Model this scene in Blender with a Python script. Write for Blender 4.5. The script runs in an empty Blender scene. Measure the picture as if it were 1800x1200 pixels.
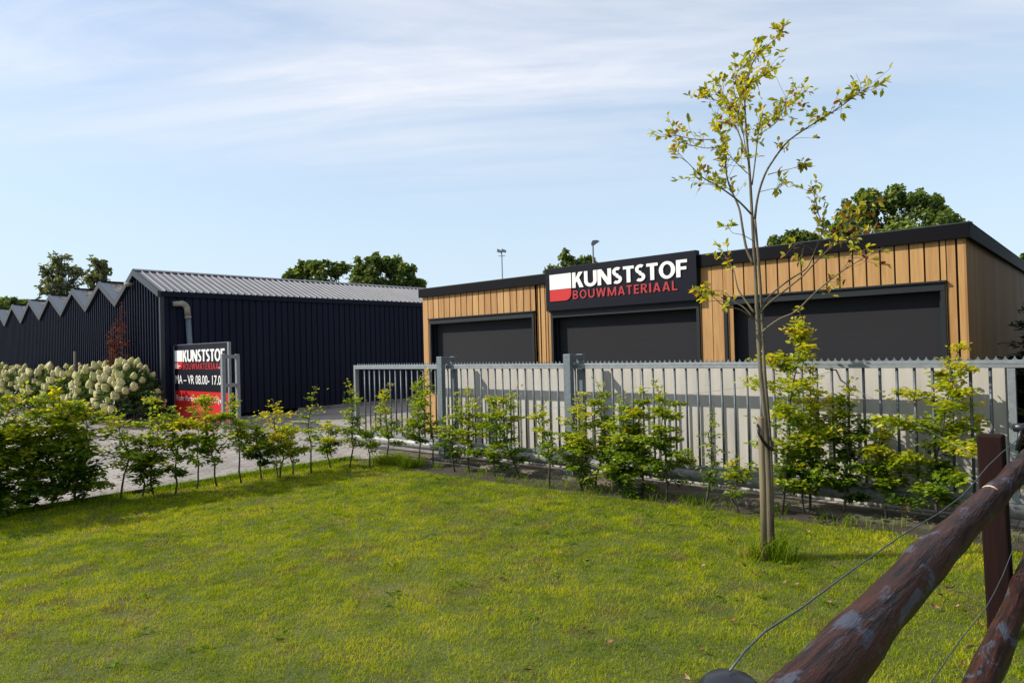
import bpy, math, random
import numpy as np
from mathutils import Vector, Matrix
R_ = math.radians
random.seed(7); rng = np.random.default_rng(7)
sc = bpy.context.scene
COL = sc.collection

# ------------------------------------------------------------------ camera
F_PX, PITCH, ROLL, YAW = 1192.1, R_(0.761), R_(1.508), R_(42.09)
EYE = np.array([0.0, 0.0, 1.7])
_f0 = np.array([-math.sin(YAW), math.cos(YAW), 0]); _r0 = np.array([math.cos(YAW), math.sin(YAW), 0]); _u0 = np.array([0, 0, 1.0])
FWD = math.cos(PITCH)*_f0 + math.sin(PITCH)*_u0
_up = math.cos(PITCH)*_u0 - math.sin(PITCH)*_f0
RIGHT = math.cos(ROLL)*_r0 - math.sin(ROLL)*_up
UP = math.sin(ROLL)*_r0 + math.cos(ROLL)*_up
cd = bpy.data.cameras.new('camera'); cam = bpy.data.objects.new('camera', cd); COL.objects.link(cam)
cd.sensor_width = 36; cd.lens = F_PX/1800*36; cd.clip_start = 0.05; cd.clip_end = 3000
m4 = Matrix([[RIGHT[i], UP[i], -FWD[i], EYE[i]] for i in range(3)] + [[0, 0, 0, 1]])
cam.matrix_world = m4
sc.camera = cam

def ray(u, v): return (u-900)/F_PX*RIGHT - (v-600)/F_PX*UP + FWD
def on(u, v, ax, val):
    i = 'XYZ'.index(ax); d = ray(u, v); return EYE + d*((val-EYE[i])/d[i])
def at(u, v, depth): return EYE + ray(u, v)*depth

# ------------------------------------------------------------------ light
SUNV = np.array([-1.1, -1.0, 1.12]); SUNV /= np.linalg.norm(SUNV)
sd = bpy.data.lights.new('sun', 'SUN'); sd.energy = 4.2; sd.angle = R_(0.5); sd.color = (1.0, 0.93, 0.82)
so = bpy.data.objects.new('sun', sd); COL.objects.link(so)
so.rotation_euler = Vector(SUNV).to_track_quat('Z', 'Y').to_euler()
w = bpy.data.worlds.new('World'); sc.world = w; w.use_nodes = True
nt = w.node_tree; N = nt.nodes; Lk = nt.links
for n in list(N): N.remove(n)
wo = N.new('ShaderNodeOutputWorld'); bg = N.new('ShaderNodeBackground'); sky = N.new('ShaderNodeTexSky')
sky.sky_type = 'NISHITA'; sky.sun_disc = False
sky.sun_elevation = math.asin(SUNV[2]); sky.sun_rotation = math.atan2(SUNV[0], SUNV[1])
sky.air_density = 1.0; sky.dust_density = 0.9; sky.ozone_density = 1.6
SKY = 0.15
bg.inputs[1].default_value = SKY
# thin cirrus: noise laid on a high flat layer (direction / height)
tc = N.new('ShaderNodeTexCoord'); sp = N.new('ShaderNodeSeparateXYZ'); Lk.new(tc.outputs['Generated'], sp.inputs[0])
def mth(op, a, b=None, c=None, clamp=False):
    n = N.new('ShaderNodeMath'); n.operation = op; n.use_clamp = clamp
    for i, x in enumerate((a, b, c)):
        if x is None: continue
        if isinstance(x, (int, float)): n.inputs[i].default_value = x
        else: Lk.new(x, n.inputs[i])
    return n.outputs[0]
zz = mth('ADD', mth('MAXIMUM', sp.outputs[2], 0.0), 0.12)
px, py = mth('DIVIDE', sp.outputs[0], zz), mth('DIVIDE', sp.outputs[1], zz)
cy_, sy_ = math.cos(YAW), math.sin(YAW)
cb = N.new('ShaderNodeCombineXYZ')
Lk.new(mth('ADD', mth('MULTIPLY', px, cy_), mth('MULTIPLY', py, sy_)), cb.inputs[0]); Lk.new(mth('ADD', mth('MULTIPLY', px, -sy_), mth('MULTIPLY', py, cy_)), cb.inputs[1])
def cloud_layer(rot, scale, loc, detail, rough, lo, hi, dist=0.6):
    mp = N.new('ShaderNodeMapping'); mp.inputs['Rotation'].default_value = (0, 0, rot); mp.inputs['Scale'].default_value = scale; mp.inputs['Location'].default_value = loc
    Lk.new(cb.outputs[0], mp.inputs[0])
    nz = N.new('ShaderNodeTexNoise'); nz.inputs['Scale'].default_value = 1.0; nz.inputs['Detail'].default_value = detail; nz.inputs['Roughness'].default_value = rough
    nz.inputs['Distortion'].default_value = dist
    Lk.new(mp.outputs[0], nz.inputs['Vector'])
    mr = N.new('ShaderNodeMapRange'); mr.interpolation_type = 'SMOOTHSTEP'
    mr.inputs[1].default_value = lo; mr.inputs[2].default_value = hi; Lk.new(nz.outputs[0], mr.inputs[0])
    return mr.outputs[0]
c1 = cloud_layer(-0.10, (0.40, 1.35, 1), (12, 6, 0), 8, 0.52, 0.35, 0.60)
c2 = cloud_layer(0.12, (1.0, 3.2, 1), (7.3, 2.2, 0), 7, 0.62, 0.44, 0.72, 1.2)
c3 = cloud_layer(0, (0.22, 0.35, 1), (2.2, 6.6, 0), 3, 0.5, 0.26, 0.56)
band = N.new('ShaderNodeMapRange'); band.interpolation_type = 'SMOOTHSTEP'; Lk.new(sp.outputs[2], band.inputs[0])
band.inputs[1].default_value = 0.19; band.inputs[2].default_value = 0.36
cm = mth('MULTIPLY', mth('MULTIPLY', mth('ADD', mth('MULTIPLY', c1, 0.85), mth('MULTIPLY', c2, 0.28), clamp=True), c3), band.outputs[0])
cm = mth('MULTIPLY', cm, 0.9, clamp=True)
# pale haze low over the horizon
hz = N.new('ShaderNodeMapRange'); hz.interpolation_type = 'SMOOTHSTEP'; Lk.new(sp.outputs[2], hz.inputs[0])
hz.inputs[1].default_value = 0.70; hz.inputs[2].default_value = -0.05; hz.inputs[3].default_value = .04; hz.inputs[4].default_value = 0.92
mxh = N.new('ShaderNodeMixRGB'); Lk.new(hz.outputs[0], mxh.inputs[0]); Lk.new(sky.outputs[0], mxh.inputs[1]); mxh.inputs[2].default_value = (3.6, 4.4, 5.15, 1)
mx = N.new('ShaderNodeMixRGB'); Lk.new(cm, mx.inputs[0]); Lk.new(mxh.outputs[0], mx.inputs[1]); mx.inputs[2].default_value = (4.95, 5.05, 5.4, 1)
Lk.new(mx.outputs[0], bg.inputs[0]); Lk.new(bg.outputs[0], wo.inputs[0])
sc.view_settings.view_transform = 'Standard'; sc.view_settings.look = 'None'
sc.view_settings.exposure = 0.35; sc.view_settings.gamma = 1.0
sc.cycles.max_bounces = 8; sc.cycles.transparent_max_bounces = 8
sc.cycles.use_denoising = True

# ------------------------------------------------------------------ helpers
class MB:
    def __init__(s): s.v = []; s.f = []
    def quad(s, a, b, c, d):
        i = len(s.v); s.v += [tuple(a), tuple(b), tuple(c), tuple(d)]; s.f.append((i, i+1, i+2, i+3)); return s
    def box(s, x0, x1, y0, y1, z0, z1):
        i = len(s.v)
        s.v += [(x0,y0,z0),(x1,y0,z0),(x1,y1,z0),(x0,y1,z0),(x0,y0,z1),(x1,y0,z1),(x1,y1,z1),(x0,y1,z1)]
        s.f += [tuple(i+k for k in q) for q in ((0,3,2,1),(4,5,6,7),(0,1,5,4),(1,2,6,5),(2,3,7,6),(3,0,4,7))]; return s
    def prism(s, poly, fn, d0, d1):
        """poly: 2-D outline; fn(a,b,d) -> 3-D point; extruded d0..d1"""
        i = len(s.v); n = len(poly)
        s.v += [tuple(fn(a, b, d0)) for a, b in poly] + [tuple(fn(a, b, d1)) for a, b in poly]
        s.f += [tuple(range(i, i+n)), tuple(range(i+2*n-1, i+n-1, -1))]
        s.f += [(i+k, i+(k+1) % n, i+n+(k+1) % n, i+n+k) for k in range(n)]; return s
    def tube(s, pts, rad, seg=8, cap=True, squash=None):
        P = np.array(pts, float); n = len(P)
        if np.isscalar(rad): rad = [rad]*n
        T = np.gradient(P, axis=0); T /= np.linalg.norm(T, axis=1)[:, None]+1e-9
        ref = np.array([0, 0, 1.0]) if abs(T[0][2]) < .9 else np.array([1.0, 0, 0])
        i0 = len(s.v); u = np.cross(T[0], ref); u /= np.linalg.norm(u)
        for k in range(n):
            u = u - T[k]*np.dot(u, T[k]); u /= np.linalg.norm(u)+1e-9; vv = np.cross(T[k], u)
            for j in range(seg):
                a = 2*math.pi*j/seg
                r = rad[k] if np.isscalar(rad[k]) else rad[k][j]
                s.v.append(tuple(P[k] + r*(math.cos(a)*u + math.sin(a)*vv)))
        for k in range(n-1):
            for j in range(seg):
                a = i0+k*seg+j; b = i0+k*seg+(j+1) % seg; s.f.append((a, b, b+seg, a+seg))
        if cap:
            s.f.append(tuple(i0+j for j in range(seg-1, -1, -1))); s.f.append(tuple(i0+(n-1)*seg+j for j in range(seg)))
        return s

def smooth(me): me.polygons.foreach_set('use_smooth', [True]*len(me.polygons))
def obj(name, mb, mat, parent=None, sm=False, bevel=0, base=None):
    me = bpy.data.meshes.new(name); me.from_pydata(mb.v, [], mb.f); me.update()
    me.materials.append(mat)
    if sm: smooth(me)
    o = bpy.data.objects.new(name, me); COL.objects.link(o)
    if parent is not None:
        o.parent = parent; o.location = -parent.location
    if bevel:
        b = o.modifiers.new('bevel', 'BEVEL'); b.width = bevel; b.segments = 2; b.limit_method = 'ANGLE'; b.angle_limit = R_(40)
    return o
def thing(name, label, cat, loc=(0, 0, 0), group=None):
    o = bpy.data.objects.new(name, None); COL.objects.link(o); o.location = tuple(float(x) for x in loc); o.empty_display_size = .1
    o['label'] = label; o['category'] = cat
    if group: o['group'] = group
    return o
def tag(o, label=None, cat=None, group=None, kind=None):
    if label: o['label'] = label
    if cat: o['category'] = cat
    if group: o['group'] = group
    if kind: o['kind'] = kind
    return o

def np_mesh(name, verts, sizes, loops, mat, cols=None, parent=None):
    me = bpy.data.meshes.new(name)
    me.vertices.add(len(verts)); me.vertices.foreach_set('co', np.asarray(verts, np.float32).ravel())
    me.loops.add(len(loops)); me.loops.foreach_set('vertex_index', np.asarray(loops, np.int32))
    me.polygons.add(len(sizes)); st = np.concatenate([[0], np.cumsum(sizes)[:-1]])
    me.polygons.foreach_set('loop_start', st.astype(np.int32))
    if cols is not None:
        a = me.color_attributes.new('tint', 'FLOAT_COLOR', 'POINT')
        c4 = np.ones((len(verts), 4), np.float32); c4[:, :3] = cols; a.data.foreach_set('color', c4.ravel())
    me.update(calc_edges=True); me.validate()
    me.materials.append(mat)
    o = bpy.data.objects.new(name, me); COL.objects.link(o)
    if parent is not None: o.parent = parent; o.location = -parent.location
    return o
def unit(a): return a/(np.linalg.norm(a, axis=-1, keepdims=True)+1e-9)
def leaf_mesh(name, C, D, Nn, L, W, col, mat, parent=None, fold=.18, droop=.12):
    """oval leaves folded along the midrib: six points, two faces each"""
    C = np.asarray(C, float); n = len(C); D = unit(np.asarray(D, float)); S = unit(np.cross(D, Nn)); Nn = np.cross(S, D)
    L = np.broadcast_to(L, n)[:, None]; W = np.broadcast_to(W, n)[:, None]
    V = np.empty((n, 6, 3))
    V[:, 0] = C
    V[:, 1] = C + D*L*.3 + S*W*.46 + Nn*W*fold; V[:, 2] = C + D*L*.68 + S*W*.40 + Nn*(W*fold - L*droop*.4)
    V[:, 3] = C + D*L*.3 - S*W*.46 + Nn*W*fold; V[:, 4] = C + D*L*.68 - S*W*.40 + Nn*(W*fold - L*droop*.4)
    V[:, 5] = C + D*L - Nn*L*droop
    base = (np.arange(n)*6)[:, None]
    loops = (base + np.array([0, 1, 2, 5, 0, 5, 4, 3])[None]).ravel()
    sizes = np.full(n*2, 4)
    return np_mesh(name, V.reshape(-1, 3), sizes, loops, mat, np.repeat(col, 6, axis=0), parent)

# ------------------------------------------------------------------ materials
def newmat(name):
    m = bpy.data.materials.new(name); m.use_nodes = True; t = m.node_tree
    return m, t, t.nodes['Principled BSDF']
def mat(name, c, rough=.6, metal=0, c2=None, scale=6, stretch=(1, 1, 1), lo=.35, hi=.7, bump=0, bscale=40, detail=6, spec=.5, c3=None, s3=1.5, lo3=.55, hi3=.75):
    m, t, b = newmat(name); n = t.nodes; l = t.links
    b.inputs['Base Color'].default_value = (*c, 1); b.inputs['Roughness'].default_value = rough; b.inputs['Metallic'].default_value = metal
    b.inputs['Specular IOR Level'].default_value = spec
    tcn = n.new('ShaderNodeTexCoord'); mp = n.new('ShaderNodeMapping'); mp.inputs['Scale'].default_value = stretch; l.new(tcn.outputs['Object'], mp.inputs[0])
    last = None
    if c2 is not None:
        nz = n.new('ShaderNodeTexNoise'); nz.inputs['Scale'].default_value = scale; nz.inputs['Detail'].default_value = detail; l.new(mp.outputs[0], nz.inputs['Vector'])
        mr = n.new('ShaderNodeMapRange'); mr.inputs[1].default_value = lo; mr.inputs[2].default_value = hi; l.new(nz.outputs[0], mr.inputs[0])
        mixn = n.new('ShaderNodeMixRGB'); l.new(mr.outputs[0], mixn.inputs[0]); mixn.inputs[1].default_value = (*c, 1); mixn.inputs[2].default_value = (*c2, 1); last = mixn.outputs[0]
        if c3 is not None:
            nz3 = n.new('ShaderNodeTexNoise'); nz3.inputs['Scale'].default_value = s3; nz3.inputs['Detail'].default_value = 5; l.new(mp.outputs[0], nz3.inputs['Vector'])
            mr3 = n.new('ShaderNodeMapRange'); mr3.inputs[1].default_value = lo3; mr3.inputs[2].default_value = hi3; l.new(nz3.outputs[0], mr3.inputs[0])
            mix3 = n.new('ShaderNodeMixRGB'); l.new(mr3.outputs[0], mix3.inputs[0]); l.new(last, mix3.inputs[1]); mix3.inputs[2].default_value = (*c3, 1); last = mix3.outputs[0]
        l.new(last, b.inputs['Base Color'])
    if bump:
        nb = n.new('ShaderNodeTexNoise'); nb.inputs['Scale'].default_value = bscale; nb.inputs['Detail'].default_value = 5; l.new(mp.outputs[0], nb.inputs['Vector'])
        bp = n.new('ShaderNodeBump'); bp.inputs['Strength'].default_value = bump; bp.inputs['Distance'].default_value = .02; l.new(nb.outputs[0], bp.inputs['Height']); l.new(bp.outputs[0], b.inputs['Normal'])
    return m
def leafmat(name, trans=.45, gloss=.06, gain=1.0):
    m = bpy.data.materials.new(name); m.use_nodes = True; t = m.node_tree; n = t.nodes; l = t.links
    n.remove(n['Principled BSDF']); out = n['Material Output']
    a = n.new('ShaderNodeAttribute'); a.attribute_name = 'tint'
    d = n.new('ShaderNodeBsdfDiffuse'); tr = n.new('ShaderNodeBsdfTranslucent'); g = n.new('ShaderNodeBsdfGlossy'); g.inputs['Roughness'].default_value = .45
    l.new(a.outputs['Color'], d.inputs[0])
    hs = n.new('ShaderNodeMixRGB'); hs.blend_type = 'MULTIPLY'; hs.inputs[0].default_value = 1; l.new(a.outputs['Color'], hs.inputs[1]); hs.inputs[2].default_value = (1.35, 1.25, .5, 1); l.new(hs.outputs[0], tr.inputs[0])
    m1 = n.new('ShaderNodeMixShader'); m1.inputs[0].default_value = trans; l.new(d.outputs[0], m1.inputs[1]); l.new(tr.outputs[0], m1.inputs[2])
    m2 = n.new('ShaderNodeMixShader'); m2.inputs[0].default_value = gloss; l.new(m1.outputs[0], m2.inputs[1]); l.new(g.outputs[0], m2.inputs[2])
    l.new(m2.outputs[0], out.inputs[0]); return m

M = {}
M['clad'] = mat('dark_sheet_cladding', (.006, .0085, .021), .55, c2=(.009, .012, .028), scale=.8, spec=.13, stretch=(1, 1, .25))
M['cladtrim'] = mat('dark_trim', (.016, .022, .028), .5)
M['roofmetal'] = mat('zinc_roof_sheet', (.135, .138, .155), .58, .1, c2=(.17, .173, .193), scale=3, stretch=(.3, 1, 1))
M['verge'] = mat('pale_verge_flashing', (.105, .125, .155), .55, .15)
M['lichen'] = mat('lichen_fibre_cement', (.20, .18, .16), .95, c2=(.05, .05, .045), scale=9, lo=.45, hi=.6, bump=.4, c3=(.36, .34, .31), s3=14)
M['plinth'] = mat('grey_concrete', (.22, .20, .18), .9, c2=(.12, .11, .10), scale=4, bump=.3)
M['concrete'] = mat('pale_cast_concrete', (.50, .475, .425), .85, c2=(.37, .35, .315), scale=7, stretch=(1, 1, .12), lo=.35, hi=.75, bump=.12, bscale=60, c3=(.38, .35, .295), s3=2.2, lo3=.52, hi3=.8)
M['galv'] = mat('galvanised_steel', (.24, .265, .275), .5, .3, c2=(.18, .20, .215), scale=18, bump=.03, bscale=60)
M['galvdark'] = mat('weathered_galvanised_steel', (.12, .145, .165), .55, .3, c2=(.17, .20, .22), scale=22)
M['barsteel'] = mat('dull_grey_bar_steel', (.085, .10, .115), .5, .3, c2=(.12, .14, .155), scale=25)
M['pipe'] = mat('grey_steel_pipe', (.30, .30, .29), .5, .25, c2=(.15, .15, .145), scale=12, lo=.4, hi=.7)
M['black'] = mat('black_roof_trim', (.003, .003, .005), .55, spec=.1)
M['signblack'] = mat('black_sign_panel', (.006, .007, .014), .5, spec=.13)
M['frame'] = mat('anthracite_frame', (.0085, .013, .0165), .6, spec=.3)
M['screen'] = mat('dark_screen_fabric', (.019, .019, .022), .85, c2=(.023, .023, .026), scale=2, stretch=(.3, 1, 60), bump=.05, bscale=8, spec=.2)
M['membrane'] = mat('black_membrane', (.012, .009, .007), .9)
M['white'] = mat('white_lettering', (.80, .79, .77), .5)
M['red'] = mat('red_sign_paint', (.50, .006, .006), .45)
M['redtext'] = mat('red_lettering', (.36, .013, .02), .5)
M['bark'] = mat('grey_brown_bark', (.16, .13, .085), .9, c2=(.075, .062, .042), scale=9, stretch=(1, 1, .25), bump=.5, bscale=30, c3=(.17, .16, .085), s3=5)
M['twig'] = mat('sapling_stem_bark', (.045, .036, .028), .85, c2=(.09, .075, .055), scale=20)
M['twigpale'] = mat('branch_bark', (.085, .068, .05), .85, c2=(.15, .13, .10), scale=15)
M['soil'] = mat('dark_soil', (.030, .023, .015), .97, c2=(.06, .047, .03), scale=14, bump=1, bscale=25, c3=(.05, .065, .02), s3=3)
M['lawn'] = mat('lawn_turf', (.085, .105, .011), .95, c2=(.05, .066, .010), scale=2, bump=.6, bscale=60, c3=(.12, .10, .04), s3=1.1)
M['field'] = mat('field_ground', (.06, .07, .02), .97, c2=(.08, .08, .03), scale=.3)
M['edging'] = mat('dark_edging', (.022, .021, .018), .8, c2=(.04, .045, .025), scale=6)
M['beam'] = mat('weathered_concrete_strip', (.13, .11, .082), .95, c2=(.06, .053, .034), scale=5, lo=.4, hi=.65, bump=.5, bscale=22, c3=(.10, .115, .035), s3=2.5)
M['plastic'] = mat('black_plastic', (.012, .013, .018), .35)
M['wire'] = mat('fence_wire', (.10, .12, .135), .5, .4)
M['pvc'] = mat('weathered_pvc', (.32, .29, .24), .5, c2=(.20, .18, .14), scale=6)
M['leaf'] = leafmat('hedge_leaf', .52, .03)
M['bigleaf'] = leafmat('shrub_leaf', .3, .05)
M['treeleaf'] = leafmat('tree_leaf', .58, .02)
M['farleaf'] = leafmat('far_tree_leaf', .40, .02)
M['grass'] = leafmat('grass_blade', .40, .0)

# wood boards: grain along z, tone varies board by board
def woodmat(name, ca, cb_, axis):
    m, t, b = newmat(name); n = t.nodes; l = t.links
    tcn = n.new('ShaderNodeTexCoord')
    mp = n.new('ShaderNodeMapping'); mp.inputs['Scale'].default_value = (1, 1, .07); l.new(tcn.outputs['Object'], mp.inputs[0])
    nz = n.new('ShaderNodeTexNoise'); nz.inputs['Scale'].default_value = 22; nz.inputs['Detail'].default_value = 7; nz.inputs['Distortion'].default_value = .8; l.new(mp.outputs[0], nz.inputs['Vector'])
    wv = n.new('ShaderNodeTexNoise'); wv.inputs['Scale'].default_value = 5; wv.inputs['Detail'].default_value = 3; l.new(mp.outputs[0], wv.inputs['Vector'])
    geo = n.new('ShaderNodeNewGeometry')
    ad = n.new('ShaderNodeMath'); ad.operation = 'MULTIPLY_ADD'; l.new(geo.outputs['Random Per Island'], ad.inputs[0]); ad.inputs[1].default_value = .35
    l.new(nz.outputs[0], ad.inputs[2])
    ad2 = n.new('ShaderNodeMath'); ad2.operation = 'MULTIPLY_ADD'; l.new(wv.outputs[0], ad2.inputs[0]); ad2.inputs[1].default_value = .5; l.new(ad.outputs[0], ad2.inputs[2])
    mr = n.new('ShaderNodeMapRange'); mr.inputs[1].default_value = .55; mr.inputs[2].default_value = 1.15; l.new(ad2.outputs[0], mr.inputs[0])
    mxx = n.new('ShaderNodeMixRGB'); l.new(mr.outputs[0], mxx.inputs[0]); mxx.inputs[1].default_value = (*ca, 1); mxx.inputs[2].default_value = (*cb_, 1)
    l.new(mxx.outputs[0], b.inputs['Base Color']); b.inputs['Roughness'].default_value = .6
    bp = n.new('ShaderNodeBump'); bp.inputs['Strength'].default_value = .12; bp.inputs['Distance'].default_value = .01; l.new(nz.outputs[0], bp.inputs['Height']); l.new(bp.outputs[0], b.inputs['Normal'])
    return m
M['wood'] = woodmat('oak_boards', (.29, .132, .032), (.46, .262, .088), 0)

# rail logs: red-brown stain peeled to blue-grey
m, t, b = newmat('peeling_brown_log'); n = t.nodes; l = t.links
tcn = n.new('ShaderNodeTexCoord'); mp = n.new('ShaderNodeMapping'); mp.inputs['Scale'].default_value = (1, .24, 1); l.new(tcn.outputs['Object'], mp.inputs[0])
n1 = n.new('ShaderNodeTexNoise'); n1.inputs['Scale'].default_value = 13; n1.inputs['Detail'].default_value = 9; n1.inputs['Roughness'].default_value = .66; n1.inputs['Distortion'].default_value = .7; l.new(mp.outputs[0], n1.inputs['Vector'])
mp2 = n.new('ShaderNodeMapping'); mp2.inputs['Scale'].default_value = (1, .07, 1); l.new(tcn.outputs['Object'], mp2.inputs[0])
n2 = n.new('ShaderNodeTexNoise'); n2.inputs['Scale'].default_value = 48; n2.inputs['Detail'].default_value = 7; n2.inputs['Roughness'].default_value = .62; l.new(mp2.outputs[0], n2.inputs['Vector'])
r1 = n.new('ShaderNodeMapRange'); r1.inputs[1].default_value = .555; r1.inputs[2].default_value = .60; l.new(n1.outputs[0], r1.inputs[0])
rr2 = n.new('ShaderNodeMapRange'); rr2.inputs[1].default_value = .36; rr2.inputs[2].default_value = .66; l.new(n2.outputs[0], rr2.inputs[0])
x1 = n.new('ShaderNodeMixRGB'); l.new(rr2.outputs[0], x1.inputs[0]); x1.inputs[1].default_value = (.006, .0028, .0024, 1); x1.inputs[2].default_value = (.070, .021, .012, 1)
x2 = n.new('ShaderNodeMixRGB'); l.new(n2.outputs[0], x2.inputs[0]); x2.inputs[1].default_value = (.02, .023, .035, 1); x2.inputs[2].default_value = (.105, .115, .16, 1)
x3 = n.new('ShaderNodeMixRGB'); l.new(r1.outputs[0], x3.inputs[0]); l.new(x1.outputs[0], x3.inputs[1]); l.new(x2.outputs[0], x3.inputs[2]); l.new(x3.outputs[0], b.inputs['Base Color'])
b.inputs['Roughness'].default_value = .6; b.inputs['Specular IOR Level'].default_value = .3; b.inputs['Roughness'].default_value = .48
bp = n.new('ShaderNodeBump'); bp.inputs['Strength'].default_value = 1.0; bp.inputs['Distance'].default_value = .010; l.new(n2.outputs[0], bp.inputs['Height']); l.new(bp.outputs[0], b.inputs['Normal'])
M['log'] = m
M['stakewood'] = mat('weathered_stake_wood', (.215, .172, .10), .9, c2=(.13, .105, .06), scale=14, stretch=(1, 1, .12), bump=.4, bscale=30, c3=(.09, .075, .04), s3=6)
M['postwood'] = mat('brown_stained_post', (.016, .005, .004), .75, spec=.15, c2=(.008, .003, .003), scale=12, stretch=(1, 1, .1), bump=.2)
M['rawwood'] = mat('bare_pale_wood', (.60, .48, .34), .8)

# pavers
m, t, b = newmat('grey_brick_pavers'); n = t.nodes; l = t.links
tcn = n.new('ShaderNodeTexCoord'); mp = n.new('ShaderNodeMapping'); mp.inputs['Rotation'].default_value = (0, 0, R_(90)); l.new(tcn.outputs['Object'], mp.inputs[0])
br = n.new('ShaderNodeTexBrick'); br.inputs['Scale'].default_value = 1; br.inputs['Brick Width'].default_value = .22; br.inputs['Row Height'].default_value = .11; br.inputs['Mortar Size'].default_value = .007; br.inputs['Mortar Smooth'].default_value = .3
br.inputs['Color1'].default_value = (.33, .295, .262, 1); br.inputs['Color2'].default_value = (.235, .212, .195, 1); br.inputs['Mortar'].default_value = (.09, .085, .07, 1); br.inputs['Bias'].default_value = -.1
l.new(mp.outputs[0], br.inputs['Vector'])
nz = n.new('ShaderNodeTexNoise'); nz.inputs['Scale'].default_value = .9; nz.inputs['Detail'].default_value = 6; l.new(tcn.outputs['Object'], nz.inputs['Vector'])
mr = n.new('ShaderNodeMapRange'); mr.inputs[1].default_value = .3; mr.inputs[2].default_value = .7; mr.inputs[3].default_value = .72; mr.inputs[4].default_value = 1.2; l.new(nz.outputs[0], mr.inputs[0])
mu = n.new('ShaderNodeMixRGB'); mu.blend_type = 'MULTIPLY'; mu.inputs[0].default_value = 1; l.new(br.outputs[0], mu.inputs[1]); l.new(mr.outputs[0], mu.inputs[2]); l.new(mu.outputs[0], b.inputs['Base Color'])
b.inputs['Roughness'].default_value = .85
bp = n.new('ShaderNodeBump'); bp.inputs['Strength'].default_value = .35; bp.inputs['Distance'].default_value = .01; l.new(br.outputs['Fac'], bp.inputs['Height']); bp.invert = True; l.new(bp.outputs[0], b.inputs['Normal'])
M['paver'] = m

# ------------------------------------------------------------------ ground
def sheet(name, pts, z, mt, kind='structure'):
    mb = MB(); i = len(mb.v); mb.v += [(x, y, z) for x, y in pts]; mb.f.append(tuple(range(len(pts))))
    return tag(obj(name, mb, mt), kind=kind)
sheet('ground', [(-900, -900), (900, -900), (900, 900), (-900, 900)], -.012, M['field'])
sheet('paved_yard', [(-60, -40), (-9.42, -40), (-9.42, 6.42), (-9.0, 6.95), (-.2, 7.12), (-.2, 9.46), (-10.9, 9.46), (-10.9, 60), (-60, 60)], -.004, M['paver'])
sheet('planting_bed', [(-9.36, 6.1), (.6, 6.3), (.6, 7.13), (-8.95, 6.96)], 0.004, M['soil'])
sheet('lawn', [(-9.36, -30), (30, -30), (30, 6.62), (-1.2, 6.62), (-3.6, 6.52), (-6.9, 6.28), (-8.6, 6.42), (-9.36, 6.2)], .010, M['lawn'])

# ------------------------------------------------------------------ dark saw-tooth warehouse
WX, WY = -19.0, 7.15          # corner of the long wall and the gable front
EAVE, RIDGE, WEND = 3.55, 4.22, 24.0
ridges = [-20.72] + [-23.6 - 2.73*k for k in range(8)]
valleys = [WX] + [-22.2 - 2.73*k for k in range(9)]
def gable_top(x):
    for k, rx in enumerate(ridges):
        xr, xl = valleys[k], valleys[k+1]
        if xl <= x <= xr:
            zr = RIDGE if k == 0 else 4.13
            zv_r = EAVE if k == 0 else 3.44; zv_l = 3.44
            return zv_r + (zr-zv_r)*(xr-x)/(xr-rx) if x >= rx else zv_l + (zr-zv_l)*(x-xl)/(rx-xl)
    return 3.44
wh = thing('warehouse', 'long dark sheet metal warehouse with a saw-tooth row of gables and ribbed grey roof', 'warehouse', (WX, WY, 0))
# ribbed gable front: flat pans with raised ribs
def ribbed(profile, top, z0, place):
    mb = MB()
    for (a, da), (b_, db) in zip(profile[:-1], profile[1:]):
        mb.quad(place(a, da, z0), place(b_, db, z0), place(b_, db, top(b_)), place(a, da, top(a)))
    return mb
prof = []
x = valleys[9]
keys = sorted(set(list(ridges)+valleys))
while x < WX-.02:
    prof += [(x, 0), (x+.130, 0), (x+.138, .05), (x+.178, .05), (x+.186, 0)]
    x += .1955
prof = [p for p in prof if p[0] <= WX-.02] + [(WX-.02, 0)]
ex = [(kx, None) for kx in keys if prof[0][0] < kx < prof[-1][0]]
pp = sorted(prof + ex, key=lambda q: q[0])
for i_, q in enumerate(pp):
    if q[1] is None: pp[i_] = (q[0], pp[i_-1][1])
obj('gable_front', ribbed(pp, gable_top, 0.0, lambda a, d, z: (a, WY-d, z)), M['clad'], wh)
prof = []
y = WY+.02
while y < WEND:
    prof += [(y, .028), (y+.150, .028), (y+.160, 0), (y+.192, 0), (y+.202, .028)]; y += .204
obj('long_wall', ribbed(prof, lambda a: EAVE-.06, .10, lambda a, d, z: (WX-.03+d, a, z)), M['clad'], wh)
mb = MB().box(WX-.04, WX+.035, WY-.05, WY+.055, 0, EAVE-.1); obj('corner_trim', mb, M['cladtrim'], wh)
mb = MB().box(WX-.03, WX+.02, 11.1, WEND, 0, .10); obj('plinth', mb, M['plinth'], wh)
mb = MB().box(WX-.02, WX+.06, WY-.06, WEND, EAVE-.17, EAVE-.045); obj('eave_trim', mb, M['clad'], wh)
mb = MB().box(valleys[9], WX-.05, WEND, WEND+.05, 0, 3.4).box(valleys[9]-.05, valleys[9], WY, WEND, 0, 3.4); obj('rear_wall', mb, M['clad'], wh)
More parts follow.
